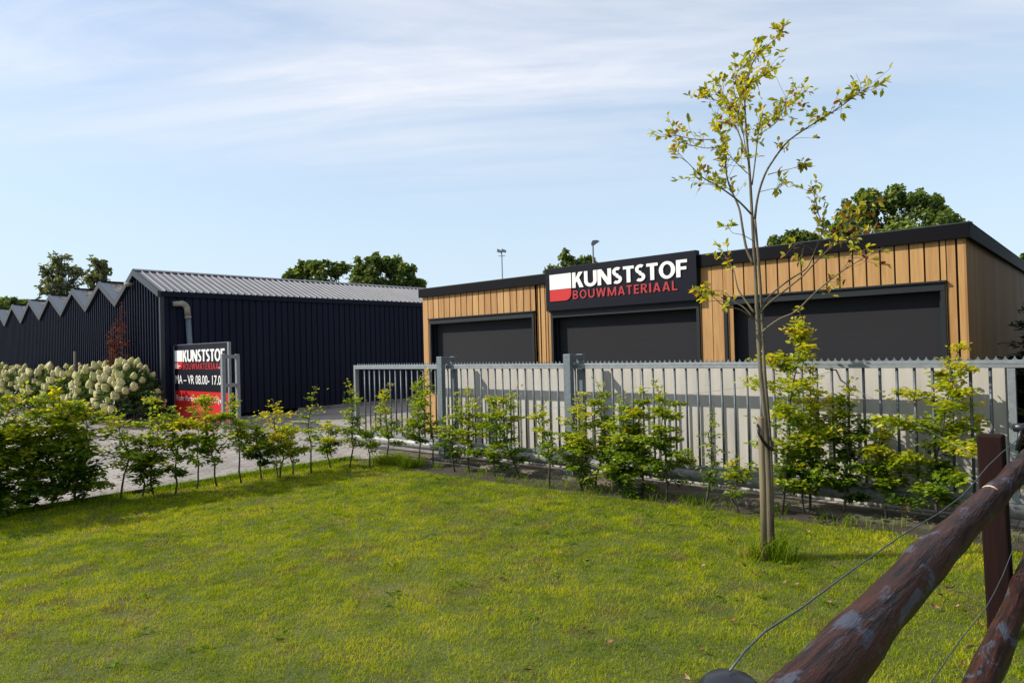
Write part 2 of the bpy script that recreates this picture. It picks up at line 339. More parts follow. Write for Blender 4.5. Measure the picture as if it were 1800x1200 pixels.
# first roof: ribbed zinc sheets on both slopes
def slope_roof(xe, ze, xr, zr, rib=True):
    mb = MB(); L = math.hypot(xe-xr, ze-zr); nx, nz_ = abs(ze-zr)/L*(1 if xe > xr else -1), abs(xe-xr)/L
    y = WY-.10; pts = [(y, 0)]
    if rib:
        y += .16
        while y < WEND:
            pts += [(y, 0), (y+.012, .035), (y+.034, .035), (y+.046, 0)]; y += .197
    pts.append((WEND+.05, 0))
    for (a, da), (b_, db) in zip(pts[:-1], pts[1:]):
        mb.quad((xe+nx*da, a, ze+nz_*da), (xr+nx*da, a, zr+nz_*da), (xr+nx*db, b_, zr+nz_*db), (xe+nx*db, b_, ze+nz_*db))
    return mb
rf = obj('roof', slope_roof(WX+.09, EAVE-.035, ridges[0], RIDGE+.03), M['roofmetal'], wh)
mb = slope_roof(valleys[1], 3.46, ridges[0], RIDGE+.03, False); obj('roof', mb, M['roofmetal'], wh)
mb = MB()
for sx in (1, -1): mb.quad((ridges[0], WY-.1, RIDGE+.072), (ridges[0]+.14*sx, WY-.1, RIDGE+.012), (ridges[0]+.14*sx, WEND, RIDGE+.012), (ridges[0], WEND, RIDGE+.072))
obj('ridge_cap', mb, M['roofmetal'], wh)
def verge(x0, z0, x1, z1, wd, mt):
    mb = MB(); mb.prism([(x0, z0-.16), (x1, z1-.16), (x1, z1+.012), (x0, z0+.012)], lambda a, b_, d: (a, d, b_), WY-.12, WY-.045); obj('verge_trim', mb, mt, wh)
for k, rx in enumerate(ridges):
    xr, xl = valleys[k], valleys[k+1]; zr = RIDGE+.035 if k == 0 else 4.15; zvr = EAVE if k == 0 else 3.46
    verge(xr+(.08 if k == 0 else 0), zvr-(.03 if k == 0 else 0), rx, zr, .16, M['cladtrim']); verge(rx, zr, xl, 3.46, .16, M['cladtrim'])
    if k:
        r2 = slope_roof(xr, 3.47, rx, 4.16, False); obj('roof', r2, M['lichen'], wh)
        obj('roof', slope_roof(xl, 3.47, rx, 4.16, False), M['lichen'], wh)
        mb = MB(); mb.quad((xr, WY-.125, 3.485), (rx, WY-.125, 4.175), (rx, WY+.16, 4.175), (xr, WY+.16, 3.485)); obj('verge_flashing', mb, M['verge'], wh)
        mb = MB().box(rx-.05, rx+.05, WY-.05, WEND, 4.15, 4.20); obj('ridge_cap', mb, M['black'], wh)
mb = MB().tube([(-20.9, WY-.045, 3.86), (-20.9, WY-.16, 3.86), (-20.92, WY-.26, 3.84)], [.055, .055, .06], 10); obj('vent_pipe', mb, M['pvc'], wh, True)
# bent vent pipe on the long wall
vp = thing('vent_pipe', 'weathered grey pipe with a right-angle elbow standing against the dark long wall', 'pipe', (-18.86, 7.86, 0))
p0 = [(-18.86, 7.40, 3.185), (-18.86, 7.58, 3.20)]
arc = [(-18.86, 7.60+.16*math.sin(a), 3.045+.16*math.cos(a)) for a in np.linspace(0, math.pi/2, 8)]
obj('elbow', MB().tube(p0+arc+[(-18.86, 7.775, 2.86)], [.070, .070]+[.078]*8+[.078], 14), M['pvc'], vp, True)
obj('collar', MB().tube([(-18.86, 7.773, 2.87), (-18.86, 7.779, 2.80)], .083, 14), M['pvc'], vp, True)
obj('downpipe', MB().tube([(-18.86, 7.779, 2.82), (-18.86, 7.90, 0)], .07, 14), M['galvdark'], vp, True)

# ------------------------------------------------------------------ timber-clad showroom
BX0, BX1, BY, BZ = -10.99, -1.34, 9.40, 2.87
bd = thing('showroom', 'low flat-roofed building clad in upright oak boards with three dark screened openings', 'building', (BX0, BY, 0))
mbm = MB()
holes = [(-10.79, -7.92, .92, 2.385), (-7.53, -4.69, 0.05, 2.35), (-4.31, -1.555, .92, 2.37)]
edges = sorted({BX0+.02, BX1-.02} | {h[0] for h in holes} | {h[1] for h in holes})
def spans(x0, x1, z0, z1):
    for h in holes:
        if x0 >= h[0]-1e-6 and x1 <= h[1]+1e-6:
            r = []
            if h[2] > z0+.06: r.append((z0, h[2]))
            if h[3] < z1-.02: r.append((h[3], z1))
            return r
    return [(z0, z1)]
for a, b_ in zip(edges[:-1], edges[1:]):
    for z0, z1 in spans(a, b_, 0, 3.0): mbm.box(a+.0005, b_-.0005, BY+.022, BY+.32, z0, z1)
mbm.box(BX1-.30, BX1-.023, BY+.325, 21, 0, 3.0).box(BX0+.02, BX0+.3, BY+.325, 21, 0, 3.0).box(BX0+.305, BX1-.305, 20.7, 21, 0, 3.0)
obj('wall', mbm, M['membrane'], bd)
mb = MB(); pitch, gap = .1605, .019
cuts = []
def boards(xs):
    for a, b_ in xs:
        c = sorted({a, b_} | {e for e in edges if a+.012 < e < b_-.012})
        for p_, q_ in zip(c[:-1], c[1:]):
            for z0, z1 in spans(p_, q_, .05, BZ):
                mb.box(p_+.0008, q_-.0008, BY, BY+.0195, z0, z1)
xs = [(BX0-.02, BX0+.135)]
x = -10.833
while x < -7.99: xs.append((x, x+pitch-gap+.004)); x += .1665
xs += [(-7.905, -7.855), (-7.83, -7.795), (-7.765, -7.68), (-7.66, -7.62), (-7.60, -7.545)]
x = -7.53
while x < -4.72: xs.append((x, x+pitch-gap)); x += pitch
xs += [(-4.672, -4.50), (-4.492, -4.325)]
x = -4.318
while x < -1.60: xs.append((x, x+pitch-gap)); x += .1602
xs += [(-1.598, -1.545), (-1.535, -1.447), (-1.425, BX1)]
boards(xs); obj('front_cladding', mb, M['wood'], bd, bevel=0)
mb = MB(); y = BY+.004
while y < 20.9: mb.box(BX1-.0225, BX1, y+.0195 if y < BY+.01 else y, y+.118, .05, BZ); y += .125
obj('side_cladding', mb, M['wood'], bd)
mb = MB(); y = BY+.023
while y < 20.9: mb.box(BX0-.002, BX0+.018, y, y+.14, .05, BZ); y += .16
obj('side_cladding', mb, M['wood'], bd)
for q in ((BX0-.085, -7.56, BY-.06, BY), (-4.665, BX1+.05, BY-.06, BY), (BX1+.003, BX1+.05, BY+.001, 21.05), (BX0-.085, BX0-.03, BY+.001, 21.05)):
    obj('fascia', MB().box(*q, BZ-.005, 3.035), M['black'], bd, bevel=.004)
for q in ((BX0-.088, -7.56, BY-.064, BY+.02), (-4.665, BX1+.054, BY-.064, BY+.02), (BX1-.02, BX1+.054, BY+.021, 21.05)):
    obj('roof_trim', MB().box(*q, 3.036, 3.05), M['cladtrim'], bd)
obj('roof', MB().box(BX0-.028, BX1+.001, BY+.002, 21, 3.001, 3.03), M['black'], bd)
obj('plinth', MB().box(BX0+.14, -7.56, BY+.004, BY+.021, 0, .049), M['concrete'], bd)
for i_, (x0, x1, z0, z1) in enumerate(holes):
    fw, dp = .05, .17
    lz = z1-.095
    wdw = obj('window', MB().box(x0+.021, x1-.021, BY+dp-.03, BY+dp-.02, z0, lz+.03), M['screen'], bd)
    def sub(nm, mbb, bev=0):
        o = obj(nm, mbb, M['frame'], bevel=bev); o.parent = wdw      # the window sits at minus the building's origin: world coordinates carry over
    sub('jamb', MB().box(x0, x0+fw, BY-.03, BY+.02, z0, lz-.001), .003); sub('jamb', MB().box(x1-fw, x1, BY-.03, BY+.02, z0, lz-.001), .003)
    sub('screen_box', MB().box(x0, x1, BY-.034, BY+.03, lz, z1), .003); sub('drip_cap', MB().box(x0-.015, x1+.015, BY-.06, BY+.0, z1+.001, z1+.022))
    for xa, xb in ((x0+.002, x0+.02), (x1-.02, x1-.002)): sub('reveal', MB().box(xa, xb, BY+.021, BY+dp, z0, lz))
    for xa in (x0+fw, x1-fw-.03): sub('guide_rail', MB().box(xa, xa+.03, BY+.07, BY+.10, z0, lz))
    sub('sill', MB().box(x0-.01, x1+.01, BY-.05, BY+dp-.031, z0-.045, z0-.001))

# ------------------------------------------------------------------ lettering
def strokes(ch, wd, t):
    """bold capital as flat polygons in a box wd x 1"""
    c = wd/2; P = []
    def rect(a, b_, z0, z1): P.append([(a, z0), (b_, z0), (b_, z1), (a, z1)])
    h = t*.86
    def ribbon(pts, tt):
        p = np.array(pts, float); d = np.gradient(p, axis=0); d /= np.linalg.norm(d, axis=1)[:, None]; nn = np.stack([-d[:, 1], d[:, 0]], 1)*tt[:, None]/2
        for k in range(len(p)-1): P.append([tuple(p[k]-nn[k]), tuple(p[k+1]-nn[k+1]), tuple(p[k+1]+nn[k+1]), tuple(p[k]+nn[k])])
    def arc_(cx, cy, rx, ry, a0, a1, n=18):
        a = np.radians(np.linspace(a0, a1, n)); return np.stack([cx+rx*np.cos(a), cy+ry*np.sin(a)], 1)
    if ch in 'KNMFELBR': rect(0, t, 0, 1)
    if ch == 'K':
        P.append([(t*1.02, .30), (wd-.03, 1), (wd-.03-1.3*t, 1), (t*1.02, .60)]); P.append([(wd-1.22*t, 0), (wd, 0), (.62*wd, .63), (.40*wd, .47)])
    if ch == 'N': rect(wd-t, wd, 0, 1); P.append([(wd-1.2*t, 0), (wd-t*.98, 0), (wd-t*.98, .42), (1.2*t, 1), (t*.98, 1), (t*.98, .58)]) if False else P.append([(t*.9, 1), (t*.9, .62), (wd-1.15*t, 0), (wd-t*.9, 0), (wd-t*.9, .38), (1.15*t, 1)])
    if ch == 'T': rect(0, wd, 1-h, 1); rect(c-t/2, c+t/2, 0, 1-h+.001)
    if ch in 'FE': rect(t*.98, wd, 1-h, 1); rect(t*.98, wd*.93, .42 if ch == 'F' else .43, (.42 if ch == 'F' else .43)+h)
    if ch in 'EL': rect(t*.98, wd, 0, h)
    if ch == 'I': rect(0, t, 0, 1)
    if ch == 'A':
        P.append([(0, 0), (t*1.08, 0), (c+.01, .80), (c+.01, 1), (c-.62*t, 1)]); P.append([(wd, 0), (c+.62*t, 1), (c-.01, 1), (c-.01, .80), (wd-t*1.08, 0)]); rect(.24*wd, .76*wd, .21, .21+h*.9)
    if ch == 'M':
        rect(wd-t, wd, 0, 1); P.append([(0, 1), (0, .98), (c-.38*t, 0.02), (c+.38*t, .02), (1.15*t, 1)]); P.append([(wd, 1), (wd-1.15*t, 1), (c-.38*t, .021), (c+.38*t, .021), (wd, .98)])
    if ch == 'W':
        q = .265*wd
        P.append([(0, 1), (q-.5*t, 0), (q+.5*t, 0), (1.05*t, 1)]); P.append([(q-.45*t, .0), (q+.5*t, 0), (c+.46*t, 1), (c-.46*t, 1)])
        P.append([(wd, 1), (wd-1.05*t, 1), (wd-q-.5*t, 0), (wd-q+.5*t, 0)]); P.append([(wd-q+.45*t, 0), (wd-q-.5*t, 0), (c-.46*t, 1), (c+.46*t, 1)])
    if ch == 'U':
        r = (wd-t)/2; a = arc_(c, .36, r, .36-h*.5, 180, 360, 22); p = np.vstack([[t/2, 1], [t/2, .7], a, [wd-t/2, .7], [wd-t/2, 1]]); ribbon(p, np.full(len(p), t))
    if ch == 'O':
        a = arc_(c, .5, (wd-t)/2, .515-h*.5, 0, 360, 40); ribbon(a, t - (t-h)*np.abs(np.sin(np.radians(np.linspace(0, 360, 40)))))
    if ch == 'S':
        rx = (wd-t)/2; u = arc_(c+.01, .735, rx, .28-h/2, 48, 262, 22); lo = arc_(c-.01, .255, rx, .27-h/2, 82, -138, 22); p = np.vstack([u, lo]); ribbon(p, np.full(len(p), h*1.03))
    if ch in 'BR':
        r2 = .26; up = arc_(wd*.5, .745, wd*.46-t*.5, .255-h*.46, 90, -90, 14); p = np.vstack([[t*.9, 1-h*.5], up, [t*.9, .49+h*.46 if ch == 'B' else .49]]); ribbon(p, np.full(len(p), h))
    if ch == 'B':
        lo = arc_(wd*.52, .27, wd*.48-t*.5, .27-h*.5, 90, -90, 14); p = np.vstack([[t*.9, .54-h*.5], lo, [t*.9, h*.5]]); ribbon(p, np.full(len(p), h))
    if ch == 'R': P.append([(wd-1.2*t, 0), (wd+.02, 0), (.66*wd, .46), (.36*wd, .46)])
    return P
CW = dict(K=.70, U=.76, N=.80, S=.58, T=.60, O=.83, F=.54, B=.66, W=1.12, M=.98, A=.76, E=.55, R=.68, I=.20, L=.53)
def word(text, x0, x1, z0, z1, yf, t, sp, th, flip=1):
    """fit text into x0..x1, z0..z1 on a panel whose face is at yf (facing -Y)"""
    tot = sum(CW[c] for c in text) + sp*(len(text)-1); sx = (x1-x0)/tot; sz = z1-z0; mb = MB(); x = 0; k = 0
    for c in text:
        wd = CW[c]
        for poly in strokes(c, wd, t if c != 'I' else .2):
            k += 1; d = yf - th - .0001*(k % 9)
            mb.prism([(x0+(x+a)*sx, z0+b_*sz) for a, b_ in poly], lambda a, b_, q: (a, q, b_), d, yf-.0005)
        x += wd+sp
    return mb
def plain_text(body, x0, x1, z0, h, yf, mt, name, parent, off=0.0):
    c = bpy.data.curves.new(name, 'FONT'); c.body = body; c.size = 1; c.offset = off; c.resolution_u = 3
    tmp = bpy.data.objects.new(name, c); COL.objects.link(tmp); dg = bpy.context.evaluated_depsgraph_get()
    me = bpy.data.meshes.new_from_object(tmp.evaluated_get(dg)); bpy.data.objects.remove(tmp); bpy.data.curves.remove(c)
    v = np.array([q.co[:] for q in me.vertices]); xm, xM = v[:, 0].min(), v[:, 0].max()
    for q in me.vertices: q.co = (x0+(q.co[0]-xm)/(xM-xm)*(x1-x0), yf-.004, z0+q.co[1]/.73*h)
    me.materials.clear(); me.materials.append(mt)
    o = bpy.data.objects.new(name, me); COL.objects.link(o); o.parent = parent; o.location = -parent.location
    return o
def emblem(x0, x1, zb, zm, zt, yf, parent, lines=False):
    th = .014
    obj('emblem_white', MB().prism([(x0, zm+.008), (x1, zm+.008), (x1, zt), (x0, zt)], lambda a, b_, q: (a, q, b_), yf-th, yf-.0005), M['white'], parent)
    r = (zm-zb)*.62; pts = [(x0, zm), (x0, zb)] + [(x1-r+r*math.sin(a), zb+r-r*math.cos(a)) for a in np.linspace(0, math.pi/2, 10)] + [(x1, zm)]
    obj('emblem_red', MB().prism(pts, lambda a, b_, q: (a, q, b_), yf-th-.0003, yf-.0005), M['red'], parent)
    if lines:
        mb = MB()
        for f, e in ((.72, .45), (.45, .75), (.2, .55)): z = zb+(zm-zb)*f; mb.box(x0, x0+(x1-x0)*e, yf-th-.004, yf-th-.001, z-.012, z+.012)
        obj('emblem_line', mb, M['white'], parent)

sg = thing('shop_sign', 'wide black sign panel with raised white and red lettering on the timber building', 'sign', (-6.1, BY-.1, 2.36))
SY = BY-.115
obj('panel', MB().box(-7.555, -4.672, SY, BY-.001, 2.374, 3.115), M['signblack'], sg, bevel=.004)
emblem(-7.45, -6.985, 2.535, 2.73, 2.998, SY, sg)
obj('lettering_white', word('KUNSTSTOF', -6.955, -4.815, 2.735, 2.995, SY, .205, .055, .016), M['white'], sg)
obj('lettering_red', word('BOUWMATERIAAL', -6.952, -4.985, 2.545, 2.688, SY, .17, .20, .012), M['redtext'], sg)

bs = thing('opening_hours_sign', 'black and red board with opening hours in a steel frame beside the paved drive', 'sign', (-17.2, 7.43, 0))
QX0, QX1, QY = -18.86, -15.78, 7.40
obj('panel', MB().box(QX0, QX1, QY, QY+.05, .876, 2.07), M['signblack'], bs)
obj('red_panel', MB().box(QX0, QX1, QY+.001, QY+.05, .15, .875), M['red'], bs)
emblem(-18.80, -18.33, 1.44, 1.63, 1.93, QY, bs, True)
obj('lettering_white', word('KUNSTSTOF', -18.30, -15.90, 1.63, 1.93, QY, .20, .05, .012), M['white'], bs)
obj('lettering_red', word('BOUWMATERIAAL', -18.30, -16.10, 1.43, 1.59, QY, .17, .16, .010), M['redtext'], bs)
plain_text('MA – VR 08.00- 17.00', -18.80, -15.98, 1.06, .235, QY, M['white'], 'lettering_hours', bs, .006)
plain_text('Voor Particulier & Bedrijven', -18.80, -15.90, .62, .15, QY+.001, M['white'], 'lettering_small', bs)
mb = MB().box(QX1+.001, QX1+.065, QY+.0, QY+.06, 0, 2.085).box(QX0-.06, QX0-.001, QY, QY+.06, 0, 2.06)
obj('post', MB().box(QX1+.001, QX1+.065, QY, QY+.06, 0, 2.085), M['galv'], bs); obj('post', MB().box(QX0-.055, QX0-.001, QY, QY+.06, 0, 2.06), M['galv'], bs)
obj('top_rail', MB().box(QX0, QX1, QY-.002, QY+.055, 2.071, 2.084), M['galvdark'], bs)

# ------------------------------------------------------------------ sliding gate and posts
GY = 7.30
gt = thing('sliding_gate', 'long galvanised sliding gate of upright bars with a toothed top edge', 'gate', (-5.5, GY, 0))
GX0, GX1 = -10.50, -.74
obj('top_rail', MB().box(GX0+.055, .6, GY-.035, GY-.001, 1.468, 1.500).box(GX0+.055, .6, GY-.0345, GY-.001, 1.436, 1.466).box(GX0+.055, .6, GY, GY+.045, 1.437, 1.499), M['galv'], gt, bevel=.003)
mb = MB(); x = GX0+.10; tp = .0668
while x < .55:
    pts = [(x-tp*.5, 1.5005), (x+tp*.5, 1.5005)]
    for s_ in np.linspace(0, 1, 5): pts.append((x+tp*.5-s_*tp*.5, 1.505+.036*s_**2.6))
    for s_ in np.linspace(1, 0, 5)[1:]: pts.append((x-tp*.5+(1-s_)*0+tp*.5*(1-s_)*0 + (tp*.5)*(0) - (0) - (tp*.5)*(1-s_)+tp*.5, 1.505+.036*s_**2.6)) if False else pts.append((x-tp*.5*(1-s_), 1.505+.036*s_**2.6))
    mb.prism(pts, lambda a, b_, d: (a, d, b_), GY-.004, GY+.001); x += tp
obj('toothed_strip', mb, M['galvdark'], gt)
obj('end_stile', MB().box(GX0, GX0+.054, GY-.03, GY+.05, .20, 1.505), M['galv'], gt, bevel=.004)
obj('end_stile', MB().box(GX1-.03, GX1+.03, GY-.03, GY+.03, .27, 1.435), M['galv'], gt, bevel=.004)
bm = bpy.data.meshes.new('bar'); tb = MB().tube([(0, 0, .30), (0, 0, 1.437)], .0135, 8); bm.from_pydata(tb.v, [], tb.f); bm.materials.append(M['barsteel']); smooth(bm)
x = -10.205
while x < GX1-.08:
    o = bpy.data.objects.new('bar', bm); COL.objects.link(o); o.parent = gt; o.location = Vector((x, GY+.005, 0))-gt.location; x += .1478
obj('bottom_rail', MB().box(GX0+.02, GX1+.2, GY-.035, GY+.045, .262, .305), M['galv'], gt, bevel=.004)
obj('beam_pipe', MB().tube([(GX0+.0, GY, .185), (GX0+.02, GY, .185), (.6, GY, .195)], [.070, .075, .075], 20), M['pipe'], gt, True)
obj('end_roller', MB().tube([(GX0-.05, GY-.04, .36), (GX0-.05, GY+.04, .36)], .035, 10).box(GX0-.035, GX0+.12, GY-.05, GY+.05, .306, .34), M['plastic'], gt)
def gate_post(x, y0, ztop, label, depth=.26, sz=.085):
    g = thing('gate_post', label, 'gate post', (x, y0, 0), 'portal posts of the sliding gate')
    h = sz/2
    obj('post', MB().box(x-h*1.35, x+h*1.35, y0-.03, y0+.05, 0, ztop), M['galvdark'], g, bevel=.005)
    obj('post', MB().box(x-h*1.1, x+h*1.1, y0+depth-.01, y0+depth+.07, 0, ztop-.004), M['galvdark'], g, bevel=.005)
    obj('cross_bar', MB().box(x-h*.85, x+h*.85, y0+.051, y0+depth-.011, ztop-.075, ztop-.01), M['galvdark'], g, bevel=.003)
    return g
for x, lab in ((-8.0, 'grey steel portal post at the yard end of the concrete wall, gate running through it'), (-5.48, 'grey steel portal post in front of the pale concrete wall, gate running through it')):
    g = gate_post(x, 7.16, 1.632, lab)
    for zz_ in (1.40, 1.52): obj('roller', MB().tube([(x, 7.232, zz_-.02), (x, 7.232, zz_+.05)], .022, 10), M['plastic'], g)
    obj('foot_block', MB().box(x-.16, x+.16, 7.213, 7.39, 0.0, .105), M['galvdark'], g)
ct = thing('gate_catch', 'narrow galvanised portal frame catching the gate in front of the opening hours sign', 'gate post', (-15.36, 7.1, 0))
cx = -15.37
obj('post', MB().box(cx-.05, cx+.05, 7.06, 7.14, 0, 1.80), M['galv'], ct, bevel=.004); obj('post', MB().box(cx-.045, cx+.045, 7.40, 7.48, 0, 1.785), M['galv'], ct, bevel=.004)
for z in (1.69, 1.03): obj('cross_bar', MB().box(cx-.035, cx+.035, 7.141, 7.399, z, z+.08), M['galv'], ct, bevel=.003)
obj('catch_arm', MB().box(cx-.22, cx-.051, 7.09, 7.11, 1.47, 1.50), M['galv'], ct)

cw = MB()
x = -8.63; 
while x < -.85: cw.box(x, min(x+1.955, -.83), 7.70, 7.82, 0, 1.44); x += 1.96
cwo = thing('concrete_wall', 'low pale concrete panel wall standing just behind the barred gate', 'wall', (-4.7, 7.7, 0))
obj('panel', cw, M['concrete'], cwo, bevel=.004)
fs = MB()
fs.box(-9.6, .5, 7.10, 7.42, 0, .035); tag(obj('foundation_strip', fs, M['beam'], bevel=.015), kind='structure')
fb = MB(); fb.tube([(-7.0, 7.02, -.008), (-3.5, 7.03, -.004), (.4, 7.02, -.008)], .05, 10); tag(obj('kerb_log', fb, M['beam'], sm=True), 'weathered round edging beam lying along the foot of the sliding gate', 'edging')
ed = MB()
ed.prism([(-9.40, -.05), (-9.36, -.05), (-9.36, .055), (-9.40, .055)], lambda a, b_, d: (a, d, b_), -8, 6.45); tag(obj('lawn_edging', ed, M['edging']), 'thin dark edging strip between the lawn and the paved yard', 'edging')
for i_, (a, b_, lab) in enumerate(((on(186, 747, 'Z', 0), on(300, 747, 'Z', 0), 'grey kerb blocks edging the bed below the hydrangeas'),)):
    mb = MB(); n = 7
    d = unit(b_-a); pr = np.array([-d[1], d[0], 0])
    for k in range(n):
        p, q = a+(b_-a)*(k+.02)/n, a+(b_-a)*(k+.98)/n
        mb.prism([(p[0], p[1]), (q[0], q[1]), (q[0]+pr[0]*.12, q[1]+pr[1]*.12), (p[0]+pr[0]*.12, p[1]+pr[1]*.12)], lambda a_, c_, z_: (a_, c_, z_), 0, .16)
    tag(obj('kerb', mb, M['plinth'], bevel=.008), lab, 'kerb')

# ------------------------------------------------------------------ log rail fence
RN, RF = on(1432, 1200, 'X', -.45), on(1727, 891, 'X', -.45)
rfn = thing('rail_fence', 'brown log rail fence with peeling stain beside the lawn', 'fence', (-.5, 4.0, 0))
RX = -.44
def log(y0, y1, z, r, name, seed):
    r *= .86
    rg = np.random.default_rng(seed); n = 60; pts = []; rad = []; k1 = rg.uniform(-1, 1, 6); seg = 20
    th = np.arange(seg)*2*math.pi/seg
    for k in range(n):
        tt = k/(n-1); y = y0+(y1-y0)*tt
        zl = z if z is not None else RN[2]+(RF[2]-RN[2])*(y-RN[1])/(RF[1]-RN[1])
        pts.append((RX-.01+.006*math.sin(y*2.1+k1[0]*3), y, zl+.006*math.sin(y*1.7+k1[1]*3)))
        rad.append(list(r*(1.05-.10*min(1, max(0, (y-1)/3)))*(1+.05*math.sin(y*6+k1[2]*9)+.035*np.sin(3*th+y*9)+.03*math.sin(y*17))))
    for (yk, ak, hk) in [(2.05, 2.2, .14), (1.75, .9, .10), (3.1, 2.5, .12)]:
        for k in range(n):
            yy = pts[k][1]; e = math.exp(-((yy-yk)/.05)**2)
            rad[k] = [q*(1+hk*e*math.exp(-(min(abs(th[j]-ak), 6.28-abs(th[j]-ak))/.5)**2)) for j, q in enumerate(rad[k])]
    return obj(name, MB().tube(pts, rad, seg), M['log'], rfn, True)
top = log(.2, 7.0, None, .064, 'rail', 1)
log(.2, 7.4, .355, .068, 'rail', 2)
PX = -.565; PY = float(on(1754, 900, 'X', PX)[1]); pz = float(on(1754, 760, 'X', PX)[2])
mb = MB().box(-.062, .062, -.062, .062, 0, pz)
po = obj('post', mb, M['postwood'], bevel=.012); po.parent = rfn; po.location = Vector((PX, PY, 0))-rfn.location; po.rotation_euler = (R_(-.6), R_(-1.1), 0)
sc_pts = []
zs_ = RN[2]+(RF[2]-RN[2])*(3.42-RN[1])/(RF[1]-RN[1])
for a in np.linspace(R_(115), R_(20), 10): sc_pts.append((RX-.01+.0525*math.cos(a), 3.42+.10*math.sin((a-R_(20))*1.2), zs_+.0535*math.sin(a)))
obj('bare_scar', MB().tube(sc_pts, [.002, .006, .008, .009, .009, .008, .007, .006, .004, .002], 6), M['rawwood'], rfn)
wr = thing('fence_wire', 'thin grey wire stretched along the top of the log rail fence', 'wire', (-.5, 2, 1.1), 'electric wires of the log fence')
wp = [on(u, v, 'X', xx) for u, v, xx in [(1283, 1178, -.53), (1310, 1143, -.53), (1345, 1109, -.53), (1410, 1067, -.53), (1500, 1000, -.53), (1590, 937, -.53), (1650, 902, -.53), (1690, 872, -.52), (1712, 848, -.50), (1735, 820, -.47), (1760, 796, -.45), (1797, 766, -.42)]]
obj('wire', MB().tube(wp, .0021, 6), M['wire'], wr, True)
ic = on(1283, 1196, 'X', -.53)
mb = MB(); mb.tube([ic+np.array([0, 0, -.022]), ic+np.array([0, 0, -.012]), ic+np.array([0, 0, .004]), ic+np.array([0, 0, .012])], [.052, .056, .040, .012], 20); mb.tube([ic+np.array([0, 0, -.01]), (RX-.03, ic[1]+.02, 1.06)], .010, 8)
obj('insulator', mb, M['plastic'], wr, True)
ic2 = on(1795, 752, 'X', -.42); obj('insulator', MB().tube([ic2+np.array([-.03, 0, .0]), ic2+np.array([.05, .04, .0])], [.022, .026], 12).tube([ic2, (RX, ic2[1], 1.10)], .01, 8), M['plastic'], wr, True)
wr2 = thing('fence_wire', 'thin grey wire hanging between the two log rails', 'wire', (-.4, 3, .7), 'electric wires of the log fence')
wp = [on(u, v, 'X', -.40) for u, v in [(1600, 1260), (1637, 1198), (1685, 1128), (1730, 1073), (1747, 1043), (1763, 1010), (1780, 967), (1797, 925)]]
obj('wire', MB().tube(wp, .0018, 6), M['wire'], wr2, True)

# ------------------------------------------------------------------ vegetation builders
def vnoise(x, y, s, seed=0):
    """smooth value noise on a lattice of size s"""
    g = np.random.default_rng(seed).random((64, 64)); u = np.asarray(x)/s; v = np.asarray(y)/s
    i = np.floor(u).astype(int); j = np.floor(v).astype(int); fu = u-i; fv = v-j; fu = fu*fu*(3-2*fu); fv = fv*fv*(3-2*fv)
    G = lambda a, b_: g[a % 64, b_ % 64]
    return (G(i, j)*(1-fu)+G(i+1, j)*fu)*(1-fv)+(G(i, j+1)*(1-fu)+G(i+1, j+1)*fu)*fv
def ramp(t, stops):
    t = np.clip(t, 0, 1); xs = [q[0] for q in stops]; return np.stack([np.interp(t, xs, [q[1][k] for q in stops]) for k in range(3)], -1)
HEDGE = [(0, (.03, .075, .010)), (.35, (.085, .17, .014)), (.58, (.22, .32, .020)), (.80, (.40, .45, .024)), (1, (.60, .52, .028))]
REDS = [(0, (.030, .010, .008)), (.6, (.085, .018, .012)), (1, (.16, .035, .018))]
DARKS = [(0, (.010, .018, .006)), (.6, (.022, .036, .010)), (1, (.045, .062, .016))]
